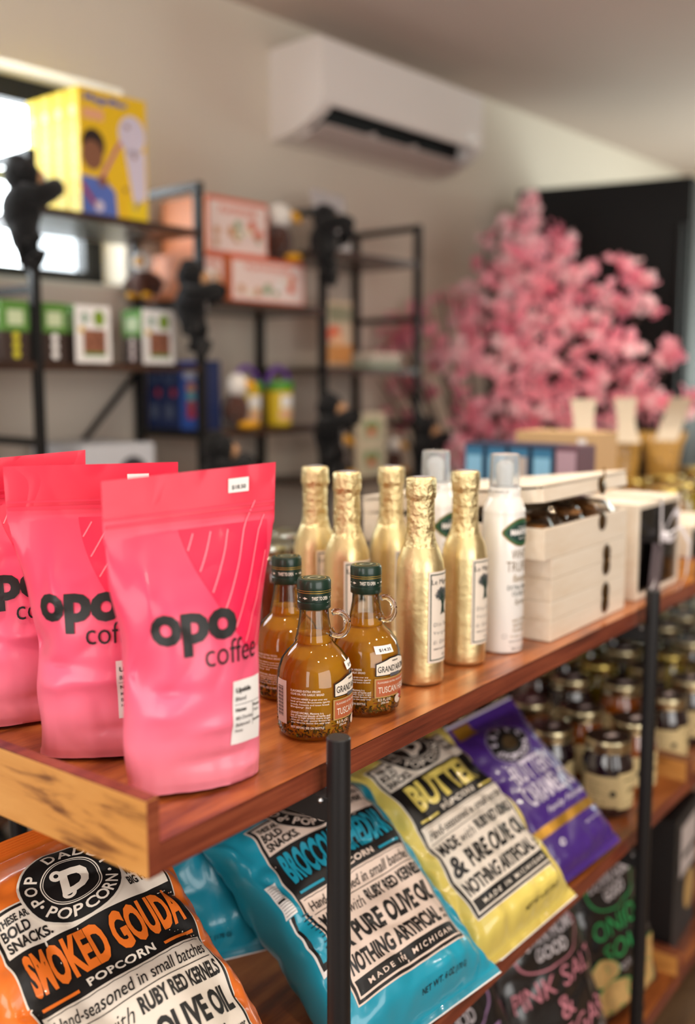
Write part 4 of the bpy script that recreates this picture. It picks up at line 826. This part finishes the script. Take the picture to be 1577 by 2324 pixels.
# orange toy boxes
orc, orf, pale = mat('orange_carton', '#e08a58', .5), mat('coral_print', '#e06a48', .5), mat('pale_pink_print', '#f2dcd6', .5)
def orange_box(label, u0, u1, n0, z0, z1, dep=.2):
    t = thing('toy_carton', label, 'toy box', W((u0+u1)/2, n0+dep/2, z0), WA, 'orange and white toy boxes'); w, h = u1-u0, z1-z0; MB().box((0, 0, h/2), (w, dep, h), orc, bev=.001).build('carton', t, smooth=0)
    f = plane_fn((0, -dep/2-.0005, 0), (1, 0, 0), (0, 0, 1)); mb = MB(); rr = random.Random(int(u0*1000)); mb.rect(-w/2, 0, w/2, h, orf, f(.0003), .1); mb.rect(-w/2+.006, .008, w/2-.006, h-.012, pale, f(.0006), .1); mb.text('PLAYHOUSE', 0, h*.72, h*.12, orf, f(.0009), w=w*.6, bold=.03)
    for k in range(14): mb.disc(rr.uniform(-w*.38, w*.38), rr.uniform(h*.15, h*.6), rr.uniform(.006, .016), rr.choice([mat('leaf_print', '#8fae86', .5), orf, mat('cream_dot', '#f4ead0', .5), mat('tan_dot', '#cf9a6a', .5), white_m]), f(.0009+.0003*k), seg=12)
    mb.build('front_picture', t)
orange_box('orange toy box at the left of the lower pair, its plain side showing', 1.853, 1.965, NF+.055, LB[0], LB[0]+.132, .22)
orange_box('wide orange and white toy box at the right of the lower pair', 1.972, 2.275, NF+.035, LB[0], LB[0]+.132, .2)
orange_box('orange and white toy box stacked on top of the other two', 1.90, 2.135, NF+.05, LB[0]+.133, LB[0]+.292, .2)
# green nature sets
brn, grn = mat('dark_brown_carton', '#3b2c26', .55), mat('leaf_green_carton', '#5a8c3a', .55)
for i, u in enumerate((1.272, 1.376, 1.485, 1.690)):
    white = i > 1; w = .105 if white else .07
    t = thing('nature_kit', ('green and brown kit box at the left edge of the rack, behind the upright', 'green and brown kit box just right of the left upright', 'white fronted nature kit, left of the pair on the rack', 'white fronted nature kit, right of the pair on the rack')[i], 'toy box', W(u, NF+.055, LA[1]), WA, 'nature kit boxes'); h = .142; dep = .085
    MB().box((0, 0, h/2), (w, dep, h), brn, bev=.001).build('carton', t, smooth=0)
    mb = MB()
    for f, ww in ((plane_fn((-w/2-.0004, 0, 0), (0, -1, 0), (0, 0, 1)), dep), (plane_fn((0, -dep/2-.0004, 0), (1, 0, 0), (0, 0, 1)), w)):
        mb.rect(-ww/2, h*.5, ww/2, h, grn, f(.0003), .1); mb.rect(-ww*.3, h*.6, ww*.3, h*.85, mat('pale_green_print', '#c9d8b0', .5), f(.0006), .1)
        mb.build('side_print', t); mb = MB()
        for k in range(3): mb.disc(0, h*.12+h*.15*k, .010, (pale if white else (mat('lime_dot', '#c9c030', .5) if i == 0 else white_m)), f(.0006), seg=12)
        mb.build('character_print', t); mb = MB()
    if white:
        f = plane_fn((0, -dep/2-.0012, 0), (1, 0, 0), (0, 0, 1)); mb = MB(); mb.rect(-w/2, 0, w/2, h, white_m, f(.0003), .1); mb.rect(-w*.28, h*.15, w*.36, h*.58, mat('terracotta_scene', '#8d5a44', .6, var=.5, bscale=80), f(.0006), .1); mb.rect(-w*.28, h*.12, w*.36, h*.18, grn, f(.0009), .1); mb.disc(w*.18, h*.78, .017, mat('bush_print', '#7f9c2e', .5), f(.0006), sy=1.2); mb.disc(-w*.22, h*.78, .010, mat('sage_print', '#8fae9a', .5), f(.0006), sy=1.4); mb.disc(-w*.32, h*.58, .008, mat('sun_print', '#e0b830', .5), f(.0009)); mb.build('front_picture', t)
t = thing('toy_box', 'navy blue toy box standing behind the second upright, red figure printed', 'toy box', W(1.888, NF+.155, LB[1]), WA); MB().box((0, 0, .098), (.070, .25, .196), mat('navy_toy_carton', '#1f2f5c', .45), bev=.001).build('carton', t, smooth=0)
f = plane_fn((-.0355, 0, 0), (0, -1, 0), (0, 0, 1)); mb = MB(); mb.rect(.03, .0, .12, .196, mat('blue_toy_print', '#2f55a8', .5), f(.0003), .1); mb.text('AERO', .075, .145, .02, white_m, f(.0006), w=.055, bold=.03)
for v, c in ((.12, '#c98a5a'), (.095, '#5fa8b0'), (.07, '#b04a3a'), (.045, '#b03030')): mb.disc(.078, v, .02, mat('figure_'+c, c, .5), f(.0006), seg=14, sy=.7)
mb.build('figure_print', t); mb = MB()
for u, v in ((-.09, .16), (-.02, .16)): MB().disc(u, v, .03, mat('disc_print', '#4a5a7c', .5), f(.0006), .015).build('dial_print', t)
for u in (-.09, -.02): MB().rect(u-.018, .03, u+.018, .07, mat('slate_print', '#55607a', .5), f(.0006)).build('text_print', t); MB().disc(u+.02, .105, .012, redp, f(.0009)).build('dot_print', t)
t = thing('speaker_box', 'grey and white box with a dark round print, just above the pink pouches', 'toy box', W(1.555, NF+.13, LA[2]), WA); MB().box((0, 0, .079), (.22, .24, .158), mat('pale_grey_carton', '#c9ccd2', .5), bev=.001).build('carton', t, smooth=0); f = plane_fn((0, -.1205, 0), (1, 0, 0), (0, 0, 1)); mb = MB(); mb.disc(.04, .08, .045, mat('charcoal_print', '#3b3a40', .5), f(.0004)); mb.build('round_print', t)
# tackle-style buckets
for i, u in enumerate((2.085, 2.222)):
    t = thing('bug_bucket', ('yellow bucket with green lid and purple handle, left of two', 'yellow bucket with green lid and purple handle, right of two')[i], 'toy bucket', W(u+.012, NF+.11, LB[1]), WA, 'toy buckets'); MB().lathe([(.036, 0), (.040, .004), (.045, .110)], mat('yellow_plastic', '#e8c82a', .35), 28).build('bucket', t); MB().lathe([(.044, .108), (.049, .112), (.049, .130), (.044, .138), (.02, .140)], mat('green_plastic', '#4f9a2c', .35), 28).build('lid', t)
    MB().tube([(.047*math.cos(a), .0, .125+.055*math.sin(a)) for a in [PI*k/14 for k in range(15)]], .0085, mat('purple_plastic', '#6a3f9c', .35), 10).build('handle', t)
    f = cyl_fn(lambda z: .0405+.0045*z/.11, R(-90)); mb = MB(); mb.rect(-.025, .055, .028, .095, white_m, f(.0005)); mb.build('sticker', t); MB().rect(-.03, .02, .03, .05, mat('peach_print', '#e8b890', .5), f(.0005)).build('sticker', t)

# plush toys ------------------------------------------------------------------
plush, plushtan = mat('black_plush', '#09090b', .95, sheen=.1, bump=.6, bscale=300), mat('tan_plush', '#b98a60', .9, sheen=.3)
def gorilla(label, loc, rz, pose, s=1.0, rx=0):
    t = thing('plush_gorilla', label, 'plush toy', loc, group='black plush gorillas hanging on the rack', rot=(0, rx, rz)); mb = MB()
    mb.ball((0, 0, -.058*s), (.047*s, .040*s, .052*s), plush, 18); mb.ball((0, -.004*s, .012*s), (.039*s, .037*s, .037*s), plush, 18); mb.ball((0, .002*s, .040*s), (.022*s, .022*s, .014*s), plush, 12)
    for sx in (-1, 1):
        ar = [(sx*.030*s, 0, -.030*s), (sx*.056*s, -.020*s, -.035*s), (sx*.044*s, -.054*s, -.035*s+pose*.015*s), (sx*.016*s, -.066*s, -.030*s+pose*.02*s)]
        mb.tube(ar, [.024*s, .022*s, .020*s, .021*s], plush, 12)
        lg = [(sx*.022*s, 0, -.085*s), (sx*.037*s, -.010*s, -.120*s), (sx*.034*s, -.014*s, -.148*s), (sx*.034*s, -.034*s, -.156*s)]
        mb.tube(lg, [.027*s, .024*s, .022*s, .021*s], plush, 12); mb.ball((sx*.038*s, 0, .018*s), .011*s, plush, 10)
    mb.build('body', t, smooth=80); m2 = MB(); m2.ball((0, -.035*s, .006*s), (.024*s, .017*s, .020*s), plushtan, 12); m2.build('muzzle', t, smooth=80)
    m3 = MB(); m3.ball((0, -.031*s, -.058*s), (.014*s, .011*s, .020*s), mat('grey_plush', '#8f8a88', .9), 10); m3.build('belly_patch', t, smooth=80)
    return t
def gp_(px, py, d): return at(px, py, d)
gorilla('black plush gorilla hugging the leftmost upright in front of the window', gp_(45, 412, 2.27), WA+R(70), 1, 1.12)
gorilla('black plush gorilla hugging the second upright below the yellow boxes', gp_(432, 640, 2.62), WA+R(35), .5, 1.1)
gorilla('black plush gorilla clinging sideways to the third upright by the acrylic sign', gp_(735, 505, 3.0), WA+R(40), .8, 1.1, R(22))
gorilla('black plush gorilla with raised arm low on the third upright', gp_(746, 935, 3.035), WA+R(20), 1, 1.15)
gorilla('black plush gorilla at the foot of the last upright before the blossoms', gp_(965, 985, 3.38), WA+R(10), 1, 1.15)
gorilla('black plush gorilla just above the front pink coffee pouch', gp_(492, 1030, 2.62), WA+R(60), .6, 1.15)
eb, ew, ey = mat('brown_plush', '#4a2414', .95, sheen=.4, bump=.5, bscale=300), mat('white_plush', '#e8e2da', .9, sheen=.4), mat('yellow_plush', '#e8a820', .85)
def eagle(label, loc, rz, s=1.0):
    t = thing('plush_eagle', label, 'plush toy', loc, rz, 'plush eagles on the rack'); mb = MB(); mb.ball((0, 0, .045*s), (.038*s, .034*s, .045*s), eb, 16)
    for sx in (-1, 1): mb.tube([(sx*.03*s, 0, .07*s), (sx*.048*s, -.004*s, .045*s), (sx*.04*s, -.004*s, .015*s)], [.012*s, .016*s, .006*s], eb, 8)
    mb.tube([(0, .025*s, .03*s), (0, .06*s, .012*s)], [.018*s, .010*s], ew, 8); mb.build('body', t, smooth=80)
    MB().ball((0, -.004*s, .105*s), (.030*s, .030*s, .030*s), ew, 16).build('head', t, smooth=80); MB().tube([(0, -.028*s, .108*s), (0, -.046*s, .103*s), (0, -.053*s, .090*s)], [.013*s, .010*s, .003*s], ey, 8).build('beak', t)
    for sx in (-1, 1): MB().ball((sx*.022*s, -.034*s, .010*s), (.016*s, .022*s, .010*s), ey, 10).build('foot', t)
    return t
eagle('brown and white plush eagle perched beside the top orange toy box', W(2.205, NF+.075, LB[0]+.133), WA+R(50), 1.3)
eagle('brown and white plush eagle left of the two yellow buckets', W(1.984, NF+.035, LB[1]), WA+R(30), 1.2)
eagle('plush eagle peeking from behind the left orange toy box', W(1.792, NF+.20, LB[0]), WA+R(-60), 1.0)
eagle('plush eagle low on the rack, left of the framed cards', W(2.468, NF+.08, LA[2]+.001), WA+R(20), 1.2)
eagle('plush eagle low on the rack, right of the framed cards', W(2.757, NF+.06, LA[2]+.001), WA+R(20), .92)
# acrylic sign, snack pouch, framed cards, books
t = thing('acrylic_sign', 'clear acrylic sign with grey notice on the highest right shelf', 'sign', W(2.475, NF+.08, LA[0]+.004), WA+R(8), rot=(R(-10), 0, WA+R(8))); MB().box((0, 0, .098), (.185, .004, .196), mat('acrylic_paper', '#c4bfc2', .2, coat=.8), bev=.001).build('panel', t, smooth=0); MB().box((0, .035, .006), (.185, .066, .004), mat('acrylic_paper', '#c4bfc2', .2), Matrix.Rotation(R(10), 4, 'X'), bev=.0005).build('foot', t, smooth=0)
f = plane_fn((0, -.0026, 0), (1, 0, 0), (0, 0, 1)); mb = MB()
for i in range(7): mb.line(-.06, .15-.016*i, .04+.02*math.sin(i*2), .15-.016*i, .004, mat('notice_ink', '#8d8790', .6), f(.0003))
mb.rect(-.06, .02, -.03, .04, mat('peach_print', '#e8b890', .5), f(.0003)); mb.build('notice_print', t)
t = thing('snack_pouch', 'cream and orange snack pouch on the last bay of the rack', 'snack pouch', W(2.50, NF+.10, LA[1]), WA); S = bag_surface(.15, .22, .06, 3.3, bot=.6); bag_mesh(S, .15, .22, mat('cream_pouch', '#c9b49a', .5), 22, 26).build('pouch', t, smooth=80); f = lambda off: (lambda u, v: S(u, v, 1, off)); mb = MB(); mb.rect(-.06, .015, .06, .075, mat('ochre_print', '#c98a4a', .5), f(.001)); mb.disc(-.035, .11, .025, mat('coral_print', '#e06a48', .5), f(.001)); mb.disc(-.02, .09, .02, mat('peach_print', '#e8b890', .5), f(.002)); mb.rect(-.05, .15, .05, .2, mat('sage_dark', '#8a8a70', .5), f(.001)); mb.build('front_print', t)
t = thing('book_stack', 'flat pale books lying on the last bay shelf', 'books', W(2.66, NF+.12, LA[1]), WA)
for i in range(3): MB().box((.008*i, .004*i, .009+.017*i), (.16, .20, .016), (mat('sage_book', '#9aa890', .6), mat('grey_book', '#a8a29a', .6), mat('cream_book', '#d0c6b4', .6))[i], bev=.001).build('book', t, smooth=0)
t = thing('card_frame', 'cream card with two small pictures, stacked one above the other', 'framed card', W(2.615, NF+.05, LA[2]), WA); MB().box((0, 0, .108), (.155, .012, .216), mat('cream_card', '#d8ccb0', .6), bev=.001).build('card', t, smooth=0); f = plane_fn((0, -.0065, 0), (1, 0, 0), (0, 0, 1)); mb = MB()
for v in (.055, .16): mb.rect(-.05, v-.035, .05, v+.035, mat('sage_pic', '#b8b898', .6), f(.0003)); mb.disc(.0, v-.008, .022, mat('coral_print', '#e06a48', .5), f(.0006), sy=.6); mb.disc(-.02, v+.012, .014, grn, f(.0006)); mb.disc(.022, v+.012, .014, grn, f(.0006))
mb.build('picture', t)

# ------------------------------------------------------------------ air conditioner
acm = mat('ac_white_plastic', '#e9e2de', .32, coat=.2)
ac = thing('air_conditioner', 'white wall mounted air conditioner high on the back wall', 'air conditioner', W(2.87, NW, 2.16), WA); w = .90
prof = [(0, .03), (0, .285), (-.03, .292), (-.235, .290), (-.240, .284), (-.240, .088), (-.234, .076), (-.220, .066), (-.205, .055)]
low = [(-.100, .010), (-.03, .002), (0, .002)]
def extrude(pf, x0, x1, m, close=True, caps=True):
    mb = MB(); n = len(pf); vs = [(x, y, z) for x in (x0, x1) for y, z in pf]; fs = [(i, (i+1) % n, n+(i+1) % n, n+i) for i in range(n if close else n-1)]
    if caps: fs += [tuple(reversed(range(n))), tuple(range(n, 2*n))]
    return mb.add(vs, fs, m)
full = [(0, .0), (0, .285), (-.05, .292), (-.225, .290), (-.240, .280), (-.240, .085), (-.225, .066), (-.170, .034), (-.11, .012), (-.05, .001)]
for x0, x1 in ((-w/2, -w/2+.045), (w/2-.045, w/2)): extrude(full, x0, x1, acm).build('side_panel', ac, smooth=30)
extrude([(0, .0), (0, .285), (-.05, .292), (-.225, .290), (-.240, .280), (-.240, .090), (-.232, .082), (-.225, .086), (-.165, .125), (-.140, .012), (-.10, .004), (-.05, .001)], -w/2+.045, w/2-.045, acm).build('casing', ac, smooth=30)
extrude([(-.222, .087), (-.1655, .1245), (-.1412, .014), (-.143, .014), (-.168, .120), (-.222, .085)], -w/2+.046, w/2-.046, mat('outlet_dark', '#08080a', .7)).build('air_outlet', ac, smooth=0)
extrude([(-.200, .030), (-.17, .018), (-.13, .007), (-.09, .002), (-.09, .006), (-.13, .012), (-.17, .024), (-.198, .036)], -w/2+.047, w/2-.047, mat('ac_grey_plastic', '#c9bcb8', .35)).build('louver', ac, smooth=30)
for x in (-.15, .08): MB().box((x, -.19, .036), (.014, .03, .022), mat('ac_grey_plastic', '#bdb0ac', .35), bev=.003).build('vane_clip', ac, smooth=0)
f = plane_fn((0, -.2403, 0), (1, 0, 0), (0, 0, 1)); mb = MB(); mb.box((w/2-.07, -.2405, .125), (.05, .001, .022), mat('ac_badge', '#f4f4f6', .1, metal=.5), bev=.0003); mb.build('badge', ac, smooth=0)
# ------------------------------------------------------------------ black fridge
pl, pr = at(1178, 432, 4.10), at(1577, 398, 3.80); dv = (pr-pl); dv.z = 0; wf = dv.length; ang = math.atan2(dv.y, dv.x); hf = (pl.z+pr.z)/2
fr = thing('refrigerator', 'tall black refrigerator behind the pink blossom tree', 'refrigerator', (pl.x+dv.x/2, pl.y+dv.y/2, 0), ang); fm = mat('black_fridge', '#0c0c0d', .55, spec=.25); dpt = .62
MB().box((0, dpt/2+.025, hf/2), (wf, dpt-.05, hf), fm, bev=.004).build('cabinet', fr, smooth=0); dr = MB().box((0, .0, hf/2+.05), (wf-.004, .045, hf-.11), fm, bev=.004).build('door', fr, smooth=0)
MB().tube([(wf/2-.035, -.024, hf-.18), (wf/2-.035, -.06, hf-.185), (wf/2-.035, -.06, .95), (wf/2-.035, -.024, .945)], .011, mat('handle_black', '#1a1a1b', .3, metal=.4), 10).build('handle', dr)
MB().box((0, .02, .025), (wf-.02, .03, .05), mat('kick_plate', '#0a0a0a', .6)).build('kick_plate', fr, smooth=0)

# ------------------------------------------------------------------ blossom tree
rt = random.Random(21); base = at(1190, 1000, 3.35); base.z = 0
tree = thing('blossom_tree', 'pink artificial cherry blossom tree in front of the black refrigerator', 'tree', base)
bark = mat('bark', '#3a2822', .9); mb = MB()
blobs = [(1200, 480, 42, 3.45), (1185, 540, 50, 3.4), (1275, 530, 32, 3.4), (1100, 530, 26, 3.55), (1110, 590, 34, 3.55), (1200, 600, 52, 3.35), (1290, 590, 40, 3.3), (1150, 650, 55, 3.4), (1240, 660, 60, 3.25), (1330, 650, 50, 3.3), (1415, 600, 30, 3.3), (1430, 650, 44, 3.25), (1460, 690, 30, 3.2), (1395, 690, 45, 3.25), (1050, 690, 48, 3.6), (1000, 670, 30, 3.75), (1090, 730, 60, 3.4), (1180, 740, 66, 3.2), (1280, 740, 64, 3.2), (1370, 770, 58, 3.2), (1440, 780, 38, 3.15), (960, 720, 34, 3.8), (900, 760, 44, 3.85), (870, 790, 36, 3.85), (985, 790, 54, 3.6), (1060, 810, 62, 3.35), (1150, 830, 66, 3.15), (1250, 830, 66, 3.15), (1340, 850, 58, 3.15), (1420, 840, 40, 3.15), (1510, 790, 26, 3.1), (1525, 815, 22, 3.1), (1480, 850, 30, 3.1), (1440, 900, 44, 3.1), (1500, 915, 36, 3.05), (1550, 910, 26, 3.05), (1470, 930, 40, 3.05), (960, 870, 46, 3.6), (910, 870, 34, 3.8), (1010, 900, 52, 3.45), (1090, 920, 56, 3.25), (1190, 920, 56, 3.1), (1290, 930, 54, 3.1), (1370, 930, 46, 3.1), (1000, 970, 50, 3.45), (1070, 990, 54, 3.25), (1150, 990, 50, 3.15), (1230, 980, 46, 3.1), (900, 950, 36, 3.75), (860, 860, 28, 3.85), (1040, 1050, 48, 3.3), (1120, 1060, 48, 3.2), (930, 1020, 40, 3.6), (860, 990, 34, 3.75), (1200, 1050, 44, 3.15), (1270, 1010, 40, 3.1)]
cents = []
for (px, py, r, d) in blobs:
    p = at(px, py, d); q = p-Vector((0, 0, CAMZ)); k = min(1, (NW-.105)/q.dot(NV)); p = Vector((0, 0, CAMZ))+q*k; cents.append((p-base, min(r*d*k/2259, NW-.03-p.dot(NV))))
mb.tube([(0, 0, 0), (.01, .02, .35), (-.02, .0, .75)], [.045, .035, .028], bark, 10)
for (c, r) in cents:
    st = Vector((-.02, 0, .55+.25*rt.random())); mid = st.lerp(c, .5)+Vector((rt.uniform(-.04, .04), rt.uniform(-.04, .04), rt.uniform(-.08, 0)))
    mb.tube([st, mid, c], [.011, .008, .004], bark, 6)
mb.build('branches', tree, smooth=60)
pk = [mat('blossom_pink', '#f7b2c1', .7), mat('blossom_light', '#fbd8de', .7), mat('blossom_deep', '#ec92a8', .7)]
for pm in pk:
    nt = pm.node_tree; b = nt.nodes['Principled BSDF']; tr = nt.nodes.new('ShaderNodeBsdfTranslucent'); tr.inputs[0].default_value = b.inputs['Base Color'].default_value; mx = nt.nodes.new('ShaderNodeMixShader'); mx.inputs[0].default_value = .5
    nt.links.new(b.outputs[0], mx.inputs[1]); nt.links.new(tr.outputs[0], mx.inputs[2]); nt.links.new(mx.outputs[0], nt.nodes['Material Output'].inputs[0])
mb = MB()
for (c, r) in cents:
    for cl in range(max(3, int(r*r*2300))):
        dvv = Vector((rt.gauss(0, 1), rt.gauss(0, 1), rt.gauss(0, 1))).normalized()*r*(rt.random()**.4); cc = c+dvv; cw = cc+base
        if cw.dot(UV) < 2.90 and cw.dot(NV) > NF-.15: continue
        m_ = rt.choices(pk, (5, 3, 2))[0]
        Q = Matrix.Translation(cc) @ Matrix.Rotation(rt.random()*6.28, 4, 'Z') @ Matrix.Rotation(rt.random()*6.28, 4, 'X'); s = rt.uniform(.018, .027)
        for fl in range(3):
            Q2 = Q @ Matrix.Translation((rt.uniform(-s, s), rt.uniform(-s, s), rt.uniform(-s, s))) @ Matrix.Rotation(rt.random()*6.28, 4, 'Y')
            for k in range(5):
                a = 2*PI*k/5; ca, sa = math.cos(a), math.sin(a); ca2, sa2 = math.cos(a+.55), math.sin(a+.55); ca0, sa0 = math.cos(a-.55), math.sin(a-.55)
                mb.add([(0, 0, 0), (s*.75*ca0, s*.75*sa0, s*.25), (s*1.05*ca, s*1.05*sa, s*.42), (s*.75*ca2, s*.75*sa2, s*.25)], [(0, 1, 2, 3)], m_, Q2)
o = mb.build('blossoms', tree, smooth=0); o['kind'] = 'stuff'
